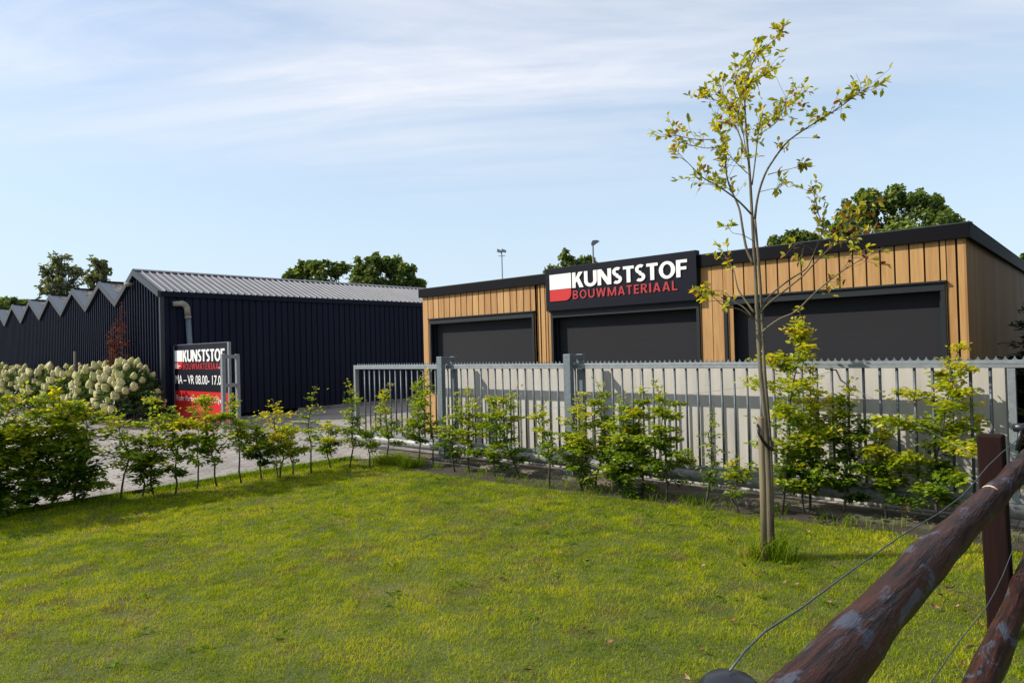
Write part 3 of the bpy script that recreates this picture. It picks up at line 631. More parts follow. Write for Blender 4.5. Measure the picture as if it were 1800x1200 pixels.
def grow(name, label, cat, base, top, hw, n, start=.15, pal=HEDGE, shift=.0, leaf=.055, group=None, seed=0, wob=1.0, stems=1, matl='leaf', mstem='twig', depth_s=1.0, brown=.015, rstem=.014, full=.6, el=(.15, .75)):
    """young shrub: wavy stem(s), side branches, leaves set alternately along each branch"""
    rg = np.random.default_rng(seed); base = np.array(base, float); top = np.array(top, float); H = top[2]-base[2]
    th = thing(name, label, cat, base, group); mb = MB(); C = []; D = []; Nn = []; V = []; LS = []
    for s_ in range(stems):
        b0 = base + (np.array([rg.uniform(-.05, .05), rg.uniform(-.05, .05), 0]) if s_ else 0); tp = top + (np.array([rg.uniform(-hw, hw)*.5, rg.uniform(-hw, hw)*.5, -H*rg.uniform(.12, .4)]) if s_ else 0)
        m_ = 9; tt = np.linspace(0, 1, m_)[:, None]; P = b0 + (tp-b0)*tt + np.cumsum(rg.normal(0, .026*wob*(.5+H/2), (m_, 3))*np.array([1, 1, .2]), 0)*np.sin(tt*math.pi)**.5
        P[0] = b0; P[-1] = tp; P[0, 2] -= .02
        mb.tube(P, list(np.linspace(rstem*(1 if s_ == 0 else .7), .0022, m_)), 6)
        nb = max(6, int(H*17)); 
        for k in range(nb):
            t = start + (1-start)*((k+rg.uniform(0, 1))/nb); i = min(int(t*(m_-1)), m_-2); p = P[i]+(P[i+1]-P[i])*(t*(m_-1)-i)
            prof = (.55+.45*math.sin(math.pi*min(1, (t-start)/(1-start)+.12)))*(1 if t < .72 else max(.18, 1-(t-.72)/.28*.85))
            ln = hw*prof*rg.uniform(.30, 1.45); az = k*2.4+rg.uniform(-.5, .5); e = rg.uniform(*el)*(1+.6*(t > .8))
            d = np.array([math.cos(az)*math.cos(e), math.sin(az)*math.cos(e)*depth_s, math.sin(e)]); q = np.linspace(0, 1, 5)[:, None]
            B = p + d*ln*q + np.array([0, 0, -.22*ln])*q**2 + np.cumsum(rg.normal(0, .012*(ln+.05), (5, 3)), 0)*q
            mb.tube(B, list(np.linspace(.0042, .0012, 5)), 4, False)
            nl = max(3, int(3.1*n/(nb*stems)*ln/(hw*.62)*rg.uniform(.3, 1.7)))
            f = rg.uniform(.1, 1.04, nl); side = np.where(rg.random(nl) < .5, 1, -1)
            pos = p + d*ln*np.minimum(f, 1)[:, None] + np.array([0, 0, -.22*ln])*f[:, None]**2
            hz_ = np.array([-d[1], d[0], 0])/(math.hypot(d[0], d[1])+1e-6)
            off = rg.normal(0, .028+.07*ln, (nl, 3))*np.array([1, 1, .45]); pos = pos+off
            dl = d*rg.uniform(.3, 1, (nl, 1)) + hz_*side[:, None]*rg.uniform(.4, 1.1, (nl, 1)) + np.array([0, 0, 1])*rg.normal(-.12, .28, (nl, 1))
            nn = np.array([0, 0, 1.0]) + rg.normal(0, .34, (nl, 3))
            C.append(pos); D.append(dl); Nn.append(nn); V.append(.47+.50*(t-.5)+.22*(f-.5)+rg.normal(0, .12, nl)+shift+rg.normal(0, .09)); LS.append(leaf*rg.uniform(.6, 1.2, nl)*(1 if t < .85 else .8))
    C, D, Nn, V, LS = np.vstack(C), np.vstack(D), np.vstack(Nn), np.concatenate(V), np.concatenate(LS)
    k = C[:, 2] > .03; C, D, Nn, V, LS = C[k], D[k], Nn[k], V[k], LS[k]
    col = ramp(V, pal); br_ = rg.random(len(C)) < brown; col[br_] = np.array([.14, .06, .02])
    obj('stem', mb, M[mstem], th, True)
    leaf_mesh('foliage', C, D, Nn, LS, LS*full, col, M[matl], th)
    return th

# ------------------------------------------------------------------ hedge saplings along the lawn
HG = 'young beech hedge plants around the lawn'
def sap(u, v, ut, vt, hw, n, label, start=.15, shift=0, stems=1, leaf=.055, seed=0, wob=1.0, **k):
    b_ = on(u, v, 'Z', 0); dep = float(np.dot(b_-EYE, FWD)); tp = at(ut, vt, dep)
    return grow('beech_sapling', label, 'hedge plant', b_, tp, hw*dep/F_PX, n, start, shift=shift, stems=stems, leaf=leaf, group=HG, seed=seed, wob=wob, **k)
saps = [
 (-70, 925, -70, 672, 80, 950, 'dense beech bush cut off by the edge at the near end of the left hedge', .06, .02, 2, .062),
 (-12, 905, -8, 676, 68, 1000, 'dense dark green beech bush, its foliage reaching out of view, before the hydrangea row', .06, .02, 2, .062),
 (48, 897, 42, 680, 62, 980, 'full leafy beech bush with a yellow-green top below the white hydrangea blooms', .06, .05, 2, .060),
 (92, 891, 100, 668, 58, 850, 'beech bush with yellow leaves at its tip poking up among the white blooms', .08, .10, 2, .060),
 (129, 888, 140, 705, 56, 950, 'broad bushy beech with thick dark trunk at the end of the dense hedge stretch', .10, -.03, 2, .058),
 (212, 880, 205, 716, 32, 130, 'thin bare-stemmed beech sapling with a few leaf tufts, alone after the dense bushes', .30, .12, 1, .055),
 (249, 875, 246, 768, 32, 330, 'low dense dark green beech sapling between two taller ones', .12, -.06, 1, .052),
 (271, 872, 266, 690, 44, 560, 'tall beech sapling whose yellow-green crown overlaps the left end of the red sign panel', .18, .08, 2, .055),
 (308, 869, 300, 716, 30, 330, 'slender beech sapling below the left half of the red sign panel', .2, .02, 1, .052),
 (345, 861, 337, 740, 26, 110, 'thin twiggy beech sapling carrying some dead brown leaves', .35, -.08, 1, .05),
 (382, 857, 360, 696, 52, 620, 'beech sapling with a stout leaning trunk in front of the red sign panel', .30, .07, 1, .056),
 (425, 851, 412, 690, 24, 230, 'slim wavy-stemmed beech sapling below the galvanised gate catch frame', .38, .06, 1, .05),
 (460, 845, 452, 735, 34, 470, 'rounded mid-green beech sapling left of the one with bright yellow tips', .22, .02, 1, .05),
 (492, 841, 480, 702, 36, 330, 'beech sapling topped with bright yellow leaf clusters against the dark warehouse', .30, .30, 2, .052),
 (515, 836, 494, 740, 32, 300, 'short leaning beech sapling with a forked brown stem', .25, .12, 1, .05),
 (547, 832, 558, 676, 20, 110, 'tall thin beech sapling with leaf tufts only near its tip against the dark warehouse', .35, .02, 1, .045),
 (582, 823, 576, 738, 32, 380, 'low bushy beech sapling with orange-tinged leaves just before the gate end', .22, .10, 1, .048),
 (614, 824, 610, 665, 19, 250, 'narrow columnar beech sapling standing just in front of the gate end stile', .28, .03, 1, .045),
 (650, 821, 660, 742, 28, 260, 'small beech sapling with crooked stem in front of the gate pipe end', .3, .10, 1, .046),
 (678, 813, 684, 676, 26, 380, 'upright beech sapling before the first open bars of the gate', .25, .08, 1, .046),
 (736, 818, 728, 668, 34, 560, 'broad beech sapling screening the timber corner seen through the gate', .25, .04, 1, .048),
 (762, 822, 757, 648, 20, 300, 'tall slim beech sapling reaching the rail beside the gate post at the yard end', .3, .02, 1, .045),
 (800, 829, 802, 690, 26, 380, 'beech sapling close to the right foot of the gate post at the yard end', .15, .03, 1, .046),
 (824, 830, 822, 678, 28, 420, 'leafy beech sapling between the yard-end gate post and the paler low bush', .12, .10, 1, .046),
 (870, 838, 873, 690, 32, 470, 'light green beech bush at the left end of the lit concrete wall', .10, .06, 1, .048),
 (915, 839, 910, 678, 30, 420, 'beech sapling with forked top in front of the lit concrete wall', .15, .08, 1, .048),
 (966, 855, 962, 700, 27, 210, 'sparse see-through beech sapling left of the second gate post', .28, .04, 1, .046),
 (1025, 862, 1022, 694, 40, 900, 'dense yellow-green beech bush hiding the foot of the second gate post', .10, .12, 2, .048),
 (1046, 862, 1046, 664, 22, 360, 'beech sapling with an upright leafy tip just right of the second gate post', .3, .03, 1, .046),
 (1090, 870, 1092, 690, 40, 900, 'dense broad dark-based beech bush right of the second gate post', .08, .02, 2, .050),
 (1128, 873, 1126, 684, 34, 620, 'beech bush with yellow-green sprays beside the tall one with a bare twig tip', .1, .10, 1, .050),
 (1172, 883, 1150, 668, 42, 560, 'tall open beech with a bare twig rising past the gate rail', .15, .03, 1, .050),
 (1240, 891, 1252, 715, 22, 120, 'small sparse beech sapling standing alone before the bright wall', .18, -.06, 1, .040),
 (1301, 905, 1292, 800, 20, 110, 'small low beech sprig just left of the foreground tree trunk', .25, .16, 1, .045),
 (1374, 905, 1404, 536, 64, 850, 'tallest beech plant of the hedge rising well above the gate beside the tree trunk', .10, .20, 1, .055),
 (1424, 902, 1424, 640, 62, 820, 'big beech bush with two dark stems right of the foreground tree', .14, .10, 2, .055),
 (1481, 908, 1490, 664, 50, 620, 'dark lower beech bush in front of the black tensioner on the wire', .12, -.04, 1, .052),
 (1560, 915, 1556, 748, 56, 560, 'low spreading beech with a pale bare stem', .28, .02, 1, .052),
 (1652, 925, 1690, 606, 76, 950, 'tall wide-branching beech at the fence end of the hedge, tip above the gate rail', .12, .16, 1, .056),
]
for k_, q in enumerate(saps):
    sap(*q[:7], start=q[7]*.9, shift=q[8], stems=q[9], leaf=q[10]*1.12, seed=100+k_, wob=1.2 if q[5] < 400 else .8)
# bare twig tip of the tall open sapling and the hedge wire with its tensioner
hw_ = thing('hedge_wire', 'thin support wire running along the hedge with a black tensioner near the fence', 'wire', on(1300, 900, 'Z', 0))
wpt = [on(u, v, 'Y', 6.9) for u, v in [(852, 726), (960, 718), (1070, 706), (1185, 696), (1280, 684), (1350, 674), (1425, 664)]] + [on(u, v, 'Y', 6.86) for u, v in [(1468, 650)]]
obj('wire', MB().tube(wpt, .0016, 5), M['wire'], hw_, True)
wpt = [on(1468, 650, 'Y', 6.86), on(1478, 668, 'Y', 6.6), on(1502, 684, 'Y', 6.3), on(1560, 714, 'Y', 5.9), on(1640, 760, 'Y', 5.3), on(1724, 808, 'Y', 4.75)]
obj('wire', MB().tube(wpt, .0018, 5), M['wire'], hw_, True)
obj('tensioner', MB().tube([on(1450, 648, 'Y', 6.86), on(1470, 650, 'Y', 6.86), on(1478, 668, 'Y', 6.62), on(1500, 683, 'Y', 6.32)], [.004, .007, .008, .004], 8), M['plastic'], hw_, True)

# ------------------------------------------------------------------ young tree on the lawn
TB = on(1345, 984, 'Z', 0); TD = float(np.dot(TB-EYE, FWD))
tr = thing('young_tree', 'slender young tree with sparse yellow-green leaves and a double stem on the lawn', 'tree', TB)
tmb = MB(); tC = []; tD = []; tN = []; tV = []; tL = []
rt = np.random.default_rng(31)
def limb(pts, r0, r1, dz=0., dens=0., autumn=.12, tw=1.0, frm=0.2, d0=0.0, mb=None):
    P = np.array(pts, float); n = len(P); seg = np.r_[0, np.cumsum(np.linalg.norm(np.diff(P, axis=0), axis=1))]; s = seg/seg[-1]
    W = np.array([at(P[i, 0], P[i, 1], TD+d0+dz*s[i]**1.2) for i in range(n)])
    # resample, smooth
    t2 = np.linspace(0, 1, max(n*3, 10)); W2 = np.stack([np.interp(t2, s, W[:, k]) for k in range(3)], 1)
    for _ in range(2): W2[1:-1] = .25*W2[:-2]+.5*W2[1:-1]+.25*W2[2:]
    (mb or tmb).tube(W2, list(r1+(r0-r1)*(1-t2)**.8), 9 if r0 > .015 else 6)
    if dens <= 0: return
    T = np.gradient(W2, axis=0); T = unit(T); ln = np.linalg.norm(np.diff(W2, axis=0), axis=1).sum(); nt_ = int(ln*dens*34)
    for k in range(nt_):
        t = frm+(1-frm)*rt.random()**.85; i = int(t*(len(W2)-1)); p = W2[i]; d = unit(T[i]*rt.uniform(.3, 1.0)+rt.normal(0, .55, 3)+np.array([0, 0, .25]))
        l_ = rt.uniform(.05, .24)*tw; q = p+d*l_
        tmb2.tube([p, p+d*l_*.5+rt.normal(0, .006, 3), q], [.0016, .0013, .0009], 4, False)
        for j in range(rt.integers(2, 6)):
            f = rt.uniform(.35, 1); dl = unit(d*.8+rt.normal(0, .7, 3)); tC.append(p+d*l_*f); tD.append(dl); tN.append(np.array([0, 0, 1])+rt.normal(0, .6, 3)); tL.append(rt.uniform(.040, .064)); tV.append((rt.random(), rt.random() < autumn*.6))
tmb2 = tmb
limb([(1354, 990), (1352, 860), (1348, 760), (1340, 690), (1335, 630), (1331, 560), (1329, 500), (1326, 450), (1322, 380), (1319, 320), (1315, 270), (1310, 215), (1309, 180)], .0225, .0065)
limb([(1309, 180), (1312, 150), (1322, 110), (1335, 92), (1352, 78), (1368, 65), (1378, 50)], .0075, .0015, .1, 1.6, .06, .45, 0)
co = MB()
limb([(1359, 990), (1357, 860), (1354, 770), (1347, 690), (1343, 640), (1340, 560), (1336, 490), (1331, 430), (1327, 385)], .0145, .0095, .03, d0=.03, mb=co)
limb([(1327, 385), (1330, 355), (1336, 329), (1347, 300), (1367, 270), (1385, 247), (1415, 227), (1447, 207), (1472, 192), (1495, 175), (1512, 162), (1530, 152), (1533, 143)], .0095, .0016, -.25, .85, .14, .9, .38)
limb([(1325, 465), (1312, 440), (1305, 400), (1300, 365), (1290, 345), (1279, 320), (1276, 300), (1275, 280), (1270, 242), (1260, 215), (1257, 195)], .011, .0018, .25, 1.0, .12, 1, .4)
limb([(1322, 378), (1310, 365), (1295, 350), (1270, 332), (1250, 320), (1237, 315), (1220, 297), (1200, 277)], .008, .0016, -.3, .75, .3, .9, .45)
limb([(1257, 245), (1232, 246), (1212, 244), (1190, 238), (1165, 240)], .004, .0012, -.1, 1.0, .2, .8, .4, d0=.2)
limb([(1273, 262), (1258, 260), (1240, 261), (1217, 256), (1192, 250), (1185, 235)], .004, .0012, .15, .9, .2, .9, .3, d0=.2)
limb([(1314, 305), (1290, 282), (1283, 274), (1272, 262)], .004, .0012, -.25, .5, .15)
limb([(1312, 275), (1300, 237), (1290, 215), (1282, 195), (1275, 182), (1270, 160), (1262, 150)], .007, .0014, .3, 1.5, .1, 1, .25)
limb([(1309, 195), (1300, 170), (1290, 137), (1300, 122), (1312, 112), (1320, 98)], .004, .0012, -.2, 1.7, .08, 1, .1)
limb([(1310, 160), (1310, 147), (1325, 140), (1340, 137), (1350, 125)], .003, .001, .2, 1.8, .08, 1, .2)
limb([(1270, 180), (1258, 176), (1240, 174), (1232, 165)], .0025, .001, .1, 1.7, .05, .8, .3, d0=.2)
limb([(1322, 325), (1329, 270), (1332, 237), (1335, 217), (1350, 215), (1362, 205), (1380, 190), (1400, 177), (1412, 165), (1419, 157)], .006, .0013, .35, 1.1, .12, 1, .3)
limb([(1332, 240), (1345, 228), (1360, 222), (1372, 205), (1388, 160)], .0035, .001, -.3, 1.2, .15, 1, .2)
limb([(1318, 300), (1310, 260), (1306, 230), (1296, 190), (1290, 160)], .0045, .001, -.25, 1.3, .15, 1, .2)
limb([(1350, 307), (1375, 300), (1395, 296), (1412, 288)], .004, .0012, -.2, .8, .2, .8, .6)
limb([(1336, 337), (1357, 332), (1370, 330), (1377, 320)], .003, .001, .2, .8, .1, .7, .7)
limb([(1333, 590), (1345, 578), (1360, 567), (1375, 557), (1395, 552), (1415, 532), (1437, 510), (1462, 490), (1487, 472), (1512, 457), (1535, 445), (1552, 434)], .010, .0014, -.45, .35, .3, 1.3, .5)
limb([(1332, 557), (1342, 540), (1365, 522), (1390, 502), (1412, 485), (1427, 467), (1445, 450), (1460, 435), (1482, 405), (1500, 385), (1513, 358)], .0095, .0014, -.2, .8, .5, 1, .62)
limb([(1335, 547), (1350, 522), (1367, 507), (1390, 490), (1420, 472), (1432, 442), (1445, 410), (1450, 395), (1440, 385), (1437, 365), (1435, 350), (1427, 332)], .008, .0012, .25, .55, .25, .9, .6)
limb([(1432, 442), (1420, 432), (1405, 428), (1390, 434)], .003, .001, .1, .9, .5, .8, .3, d0=.15)
limb([(1460, 435), (1480, 424), (1500, 416), (1516, 405), (1528, 398)], .003, .001, -.1, .9, .55, 1, .2, d0=-.15)
limb([(1487, 472), (1500, 455), (1520, 437)], .0025, .001, -.1, .6, .3, 1, .3, d0=-.4)
limb([(1326, 550), (1310, 527), (1297, 510), (1293, 490), (1290, 472), (1280, 457), (1270, 445)], .0085, .0014, .25, .35, .2, 1, .6)
limb([(1325, 560), (1300, 542), (1272, 540), (1255, 522), (1245, 512)], .0065, .0012, -.35, .3, .3, .6, .5)
limb([(1322, 555), (1305, 537), (1290, 532), (1275, 512), (1260, 510), (1237, 512), (1226, 520)], .006, .0012, .2, .55, .3, .5, .5)
limb([(1290, 532), (1262, 528), (1246, 530), (1232, 522), (1228, 508)], .003, .001, -.1, .6, .3, .4, .4, d0=.1)
limb([(1322, 422), (1305, 412), (1285, 410), (1281, 398)], .003, .001, -.1, .5, .1, .5, .85)
obj('trunk', tmb, M['bark'], tr, True); obj('stem', co, M['bark'], tr, True); 
tV = np.array(tV, float); cc = ramp(tV[:, 0], [(0, (.17, .22, .025)), (.35, (.33, .37, .035)), (.7, (.52, .50, .045)), (1, (.68, .54, .05))])
au = tV[:, 1] > .5; cc[au] = ramp(tV[au, 0], [(0, (.11, .022, .016)), (.5, (.26, .09, .02)), (1, (.40, .20, .03))])
leaf_mesh('foliage', np.array(tC), np.array(tD), np.array(tN), np.array(tL), np.array(tL)*.52, cc, M['treeleaf'], tr)
st_ = at(1343, 984, TD-.045)
stk = thing('tree_stake', 'pale weathered wooden stake tied to the young tree', 'stake', st_)
obj('post', MB().tube([at(1344, 992, TD-.05), at(1341, 860, TD-.05), at(1337, 735, TD-.05), at(1337, 732, TD-.05)], [.0245, .0245, .024, .019], 14), M['stakewood'], stk, True)
tq = [at(u, v, TD+d) for u, v, d in [(1331, 745, -.06), (1334, 762, -.088), (1342, 776, -.07), (1351, 786, -.03), (1357, 790, .0), (1358, 780, .04), (1350, 765, .02)]]
obj('rubber_tie', MB().tube(tq, [.007, .011, .014, .016, .014, .010, .006], 8), M['plastic'], stk, True)

# ------------------------------------------------------------------ hydrangeas
def bloom_mesh(seed):
    rg = np.random.default_rng(seed); nu, nv = 22, 13; vs = []; fs_ = []
    for i in range(nv+1):
        t = i/nv; z = t; r = .56*math.sin(math.pi*min(1, t*.98+.02))**.60*(1-.55*t)
        for j in range(nu):
            a = 2*math.pi*j/nu; k = 1+rg.normal(0, .10); vs.append((r*k*math.cos(a), r*k*math.sin(a), z*1.15-.1+rg.normal(0, .02)))
    for i in range(nv):
        for j in range(nu): fs_.append((i*nu+j, i*nu+(j+1) % nu, (i+1)*nu+(j+1) % nu, (i+1)*nu+j))
    me = bpy.data.meshes.new('bloom'); me.from_pydata(vs, [], fs_); me.materials.append(M['bloom']); smooth(me); return me
m, t, b = newmat('cream_hydrangea_petals'); n = t.nodes; l = t.links
oi = n.new('ShaderNodeObjectInfo'); cr = n.new('ShaderNodeValToRGB'); l.new(oi.outputs['Random'], cr.inputs[0])
cr.color_ramp.elements[0].color = (.60, .60, .22, 1); cr.color_ramp.elements[1].color = (.72, .62, .34, 1); e_ = cr.color_ramp.elements.new(.45); e_.color = (.78, .71, .31, 1); e_ = cr.color_ramp.elements.new(.75); e_.color = (.80, .73, .37, 1)
tcn = n.new('ShaderNodeTexCoord'); vo = n.new('ShaderNodeTexVoronoi'); vo.inputs['Scale'].default_value = 9; l.new(tcn.outputs['Object'], vo.inputs['Vector'])
mu = n.new('ShaderNodeMixRGB'); mu.blend_type = 'MULTIPLY'; mr = n.new('ShaderNodeMapRange'); mr.inputs[1].default_value = .1; mr.inputs[2].default_value = .7; mr.inputs[3].default_value = 1; mr.inputs[4].default_value = .74; l.new(vo.outputs['Distance'], mr.inputs[0])
mu.inputs[0].default_value = 1; l.new(cr.outputs[0], mu.inputs[1]); l.new(mr.outputs[0], mu.inputs[2]); l.new(mu.outputs[0], b.inputs['Base Color']); b.inputs['Roughness'].default_value = .9; b.inputs['Subsurface Weight'].default_value = .0
bp = n.new('ShaderNodeBump'); bp.inputs['Strength'].default_value = .8; bp.inputs['Distance'].default_value = .03; bp.invert = True; l.new(vo.outputs['Distance'], bp.inputs['Height']); l.new(bp.outputs[0], b.inputs['Normal'])
M['bloom'] = m
BM = [bloom_mesh(s) for s in (1, 2, 3, 4)]
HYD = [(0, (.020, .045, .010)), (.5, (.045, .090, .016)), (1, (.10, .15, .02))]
TOCAM = unit(np.array([.9, -.75, .0]))
def hydrangea(x, y, rx, ry, h, nbl, label, seed):
    rg = np.random.default_rng(seed); th = thing('hydrangea', label, 'shrub', (x, y, 0), 'white flowering hydrangeas along the warehouse front')
    n_ = 1300; d = unit(rg.normal(0, 1, (n_, 3))); d[:, 2] = np.abs(d[:, 2])*1.0-.15; d = unit(d); rr = rg.uniform(.6, 1.14, n_)**.6
    C = np.array([x, y, h*.30]) + d*rr[:, None]*np.array([rx, ry, h*.62]); C[:, 2] = np.maximum(C[:, 2], .06)
    dl = d+rg.normal(0, .6, (n_, 3)); nn = np.array([0, 0, 1])+d*.5+rg.normal(0, .4, (n_, 3)); L_ = rg.uniform(.09, .17, n_)
    mb = MB()
    for k in range(14):
        e = d[rg.integers(n_)]; q = np.array([x, y, h*.3])+e*np.array([rx, ry, h*.62])*.8; b0 = np.array([x+rg.uniform(-.25, .25), y+rg.uniform(-.2, .2), -.01]); mb.tube([b0, b0*.4+q*.6+np.array([0, 0, -.1]), q], [.012, .009, .005], 5)
    obj('stem', mb, M['twig'], th, True)
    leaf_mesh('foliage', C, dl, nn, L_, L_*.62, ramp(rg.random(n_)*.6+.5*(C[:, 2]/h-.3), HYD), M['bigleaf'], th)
    pl = []; tries = 0
    while len(pl) < nbl and tries < 4000:
        tries += 1; e = unit(rg.normal(0, 1, 3)); e[2] = abs(e[2])-.22
        if np.dot(e[:2], TOCAM[:2]) < -.25+.3*rg.random() and e[2] < .55: continue
        e = unit(e); p = np.array([x, y, h*.34])+e*np.array([rx, ry, h*.66])*rg.uniform(.96, 1.06)
        if p[2] < .3 or any(np.linalg.norm(p-q) < .165 for q in pl): continue
        if p[2] < .55*h and rg.random() < .6: continue
        pl.append(p); o = bpy.data.objects.new('bloom', BM[rg.integers(4)]); COL.objects.link(o); o.parent = th; o.location = Vector(p)-th.location; s_ = rg.uniform(.165, .245); o.scale = (s_, s_, s_*rg.uniform(.85, 1.2))
        tl = Vector((e[0]*.9+rg.normal(0, .25), e[1]*.9+rg.normal(0, .25), 1.0)); o.rotation_euler = tl.to_track_quat('Z', 'Y').to_euler()
hyd = [(-19.20, 6.40, 1.0, .64, 1.62, 44, 'hydrangea full of cream blooms at the sign end of the row, beside the kerb blocks'), (-21.35, 6.40, 1.25, .64, 1.52, 44, 'cream flowering hydrangea second from the sign, below the thin red-leaved shrub'), (-23.95, 6.40, 1.35, .64, 1.48, 46, 'cream flowering hydrangea in the middle of the row before the warehouse front'),
 (-27.05, 6.40, 1.5, .64, 1.5, 46, 'cream hydrangea fourth from the sign, before the middle gables'), (-29.85, 6.40, 1.5, .64, 1.5, 46, 'cream hydrangea near the far end of the row before the outer gables'), (-33.05, 6.40, 1.6, .64, 1.5, 48, 'farthest cream hydrangea visible at the edge of the row')]
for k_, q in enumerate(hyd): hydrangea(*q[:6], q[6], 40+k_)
rb = on(213, 640, 'Y', 6.85); rtp = on(214, 530, 'Y', 6.85)
grow('red_shrub', 'tall thin shrub with dark red leaves against the dark warehouse front', 'shrub', (rb[0], 6.8, 0), (rtp[0], 6.85, rtp[2]), .36, 850, .22, pal=REDS, shift=.1, leaf=.07, seed=5, stems=3, depth_s=.4, mstem='twigpale', full=.42)
mb = MB().tube([(-23.3, 6.3, -.01), (-23.28, 6.3, 2.02)], .06, 10); tag(obj('wooden_stake', mb, M['twig'], sm=True), 'short dark wooden stake standing behind the hydrangea blooms', 'stake')

# dark evergreens by the shaded side of the showroom
grow('evergreen_shrub', 'feathery dark evergreen shrub against the shaded side of the timber building', 'shrub', (-.86, 11.4, 0), (-.84, 11.3, 2.30), .42, 2600, .03, pal=DARKS, leaf=.11, seed=8, stems=3, full=.22, mstem='twig', matl='bigleaf')
grow('evergreen_shrub', 'dense dark evergreen bush beyond the end of the concrete wall', 'shrub', (.12, 8.9, 0), (.1, 8.9, 1.75), .75, 5200, .02, pal=DARKS, shift=-.15, leaf=.12, seed=9, stems=4, full=.4, mstem='twig', matl='bigleaf')

# ------------------------------------------------------------------ trees beyond the buildings
def far_tree(label, depth, lobes, pal, n_per, leaf, trunk_u, seed, gaps=.25, group='trees standing beyond the buildings'):
    rg = np.random.default_rng(seed); ms = depth/F_PX; base = at(trunk_u, 640, depth); base[2] = 0
    th = thing('leafy_tree', label, 'tree', base, group); mb = MB(); C = []; Nn = []; V = []
    top = max(lobes, key=lambda q: -q[1]); ctr = np.mean([at(q[0], q[1], depth) for q in lobes], 0); fork = base*.45+ctr*.55; fork[:2] = base[:2]*.7+ctr[:2]*.3
    mb.tube([base-np.array([0, 0, .1]), base*.5+fork*.5, fork], [ctr[2]*.035, ctr[2]*.026, ctr[2]*.02], 8)
    for (u, v, ru, rv) in lobes:
        c = at(u, v, depth+rg.uniform(-.4, .4)*ru*ms*2); A = np.array([ru, ru*.9, rv])*ms
        mid = fork*.5+c*.5+rg.normal(0, .1, 3)*A; mb.tube([fork, mid, c+np.array([0, 0, A[2]*.5])], [ctr[2]*.014, ctr[2]*.009, .03], 6)
        # several smaller clumps inside each lobe leave ragged edges and gaps
        nc = 24; cd_ = unit(rg.normal(0, 1, (nc, 3))); cp = c + cd_*A*rg.uniform(.35, .95, (nc, 1)); tint = rg.normal(0, .17, nc)
        for k in range(nc):
            if rg.random() < gaps*.5: continue
            m_ = int(n_per*.85*rg.uniform(.6, 1.3)); o_ = unit(rg.normal(0, 1, (m_, 3)))*(rg.random((m_, 1))**.45); p = cp[k]+o_*A.mean()*rg.uniform(.22, .36); C.append(p); Nn.append(o_*.8+np.array([0, 0, .5])+rg.normal(0, .5, (m_, 3))); V.append(.45+tint[k]+rg.normal(0, .13, m_)+.12*o_[:, 2])
            tw = cp[k]; mb.tube([c*.6+mid*.4, tw], [.05*ctr[2]/10, .02*ctr[2]/10], 4, False)
    C = np.vstack(C); Nn = np.vstack(Nn); V = np.concatenate(V); D = np.cross(Nn, rg.normal(0, 1, C.shape)); L_ = leaf*.8*rg.uniform(.6, 1.3, len(C))
    obj('trunk', mb, M['twig'], th, True)
    leaf_mesh('crown', C, D, Nn, L_, L_*.65, ramp(V, pal), M['farleaf'], th)
G1 = [(0, (.05, .09, .026)), (.5, (.13, .19, .042)), (1, (.27, .33, .065))]
G2 = [(0, (.08, .10, .055)), (.5, (.15, .18, .09)), (1, (.25, .28, .12))]
far_tree('loose-crowned birch, the taller of the pair above the saw-tooth roofs', 56, [(108, 462, 24, 20), (92, 480, 24, 20), (122, 486, 26, 22), (88, 506, 20, 16), (110, 512, 34, 22), (112, 545, 40, 28)], G2, 26, .38, 108, 1, .5)
far_tree('smaller narrow birch beside the saw-tooth roof peaks', 58, [(172, 462, 17, 14), (180, 480, 17, 16), (163, 488, 18, 18), (172, 512, 22, 20), (170, 545, 24, 24)], G2, 26, .36, 172, 2, .45)
far_tree('dark round tree at the far end of the warehouse roofs', 80, [(-12, 540, 32, 24), (14, 535, 18, 18), (10, 560, 30, 22)], G1, 42, .55, 0, 3, .1)
far_tree('low dark tree just left of the birch pair', 82, [(38, 543, 20, 16), (60, 540, 16, 14), (50, 560, 28, 20)], G1, 40, .55, 48, 4, .1)
far_tree('small oak beside the big round tree above the zinc roof', 52, [(520, 482, 15, 15), (540, 472, 18, 16), (566, 474, 22, 18), (600, 474, 20, 16), (505, 492, 10, 9), (555, 505, 46, 26)], G1, 44, .40, 555, 5, .3)
far_tree('big round oak rising above the zinc roof', 50, [(634, 474, 24, 20), (662, 464, 26, 20), (692, 466, 22, 20), (648, 490, 36, 22), (712, 482, 24, 20), (690, 496, 40, 20), (736, 501, 12, 9), (664, 520, 70, 28)], G1, 60, .40, 668, 6, .18)
far_tree('oak showing just above the black sign panel', 48, [(975, 478, 16, 15), (1000, 460, 18, 19), (1030, 464, 16, 20), (1012, 482, 30, 20), (1052, 482, 10, 8), (1010, 510, 46, 28)], G1, 42, .38, 1008, 7, .45)
far_tree('low tree half hidden behind the showroom roof', 46, [(1368, 428, 20, 13), (1398, 416, 22, 14), (1422, 424, 18, 14), (1395, 446, 44, 24)], G1, 50, .36, 1395, 8, .2)
far_tree('large dark oak standing behind the right part of the showroom roof', 42, [(1500, 378, 34, 30), (1530, 352, 26, 22), (1568, 350, 32, 24), (1608, 356, 34, 24), (1642, 366, 28, 26), (1668, 388, 20, 22), (1480, 404, 34, 24), (1560, 388, 60, 34), (1625, 395, 52, 30), (1692, 402, 14, 10), (1570, 440, 110, 40)], G1, 70, .33, 1575, 9, .12)
far_tree('tree whose edge shows beyond the shaded side of the showroom', 40, [(1812, 456, 16, 14), (1830, 440, 20, 18), (1820, 480, 26, 20)], G1, 40, .33, 1825, 10, .2)

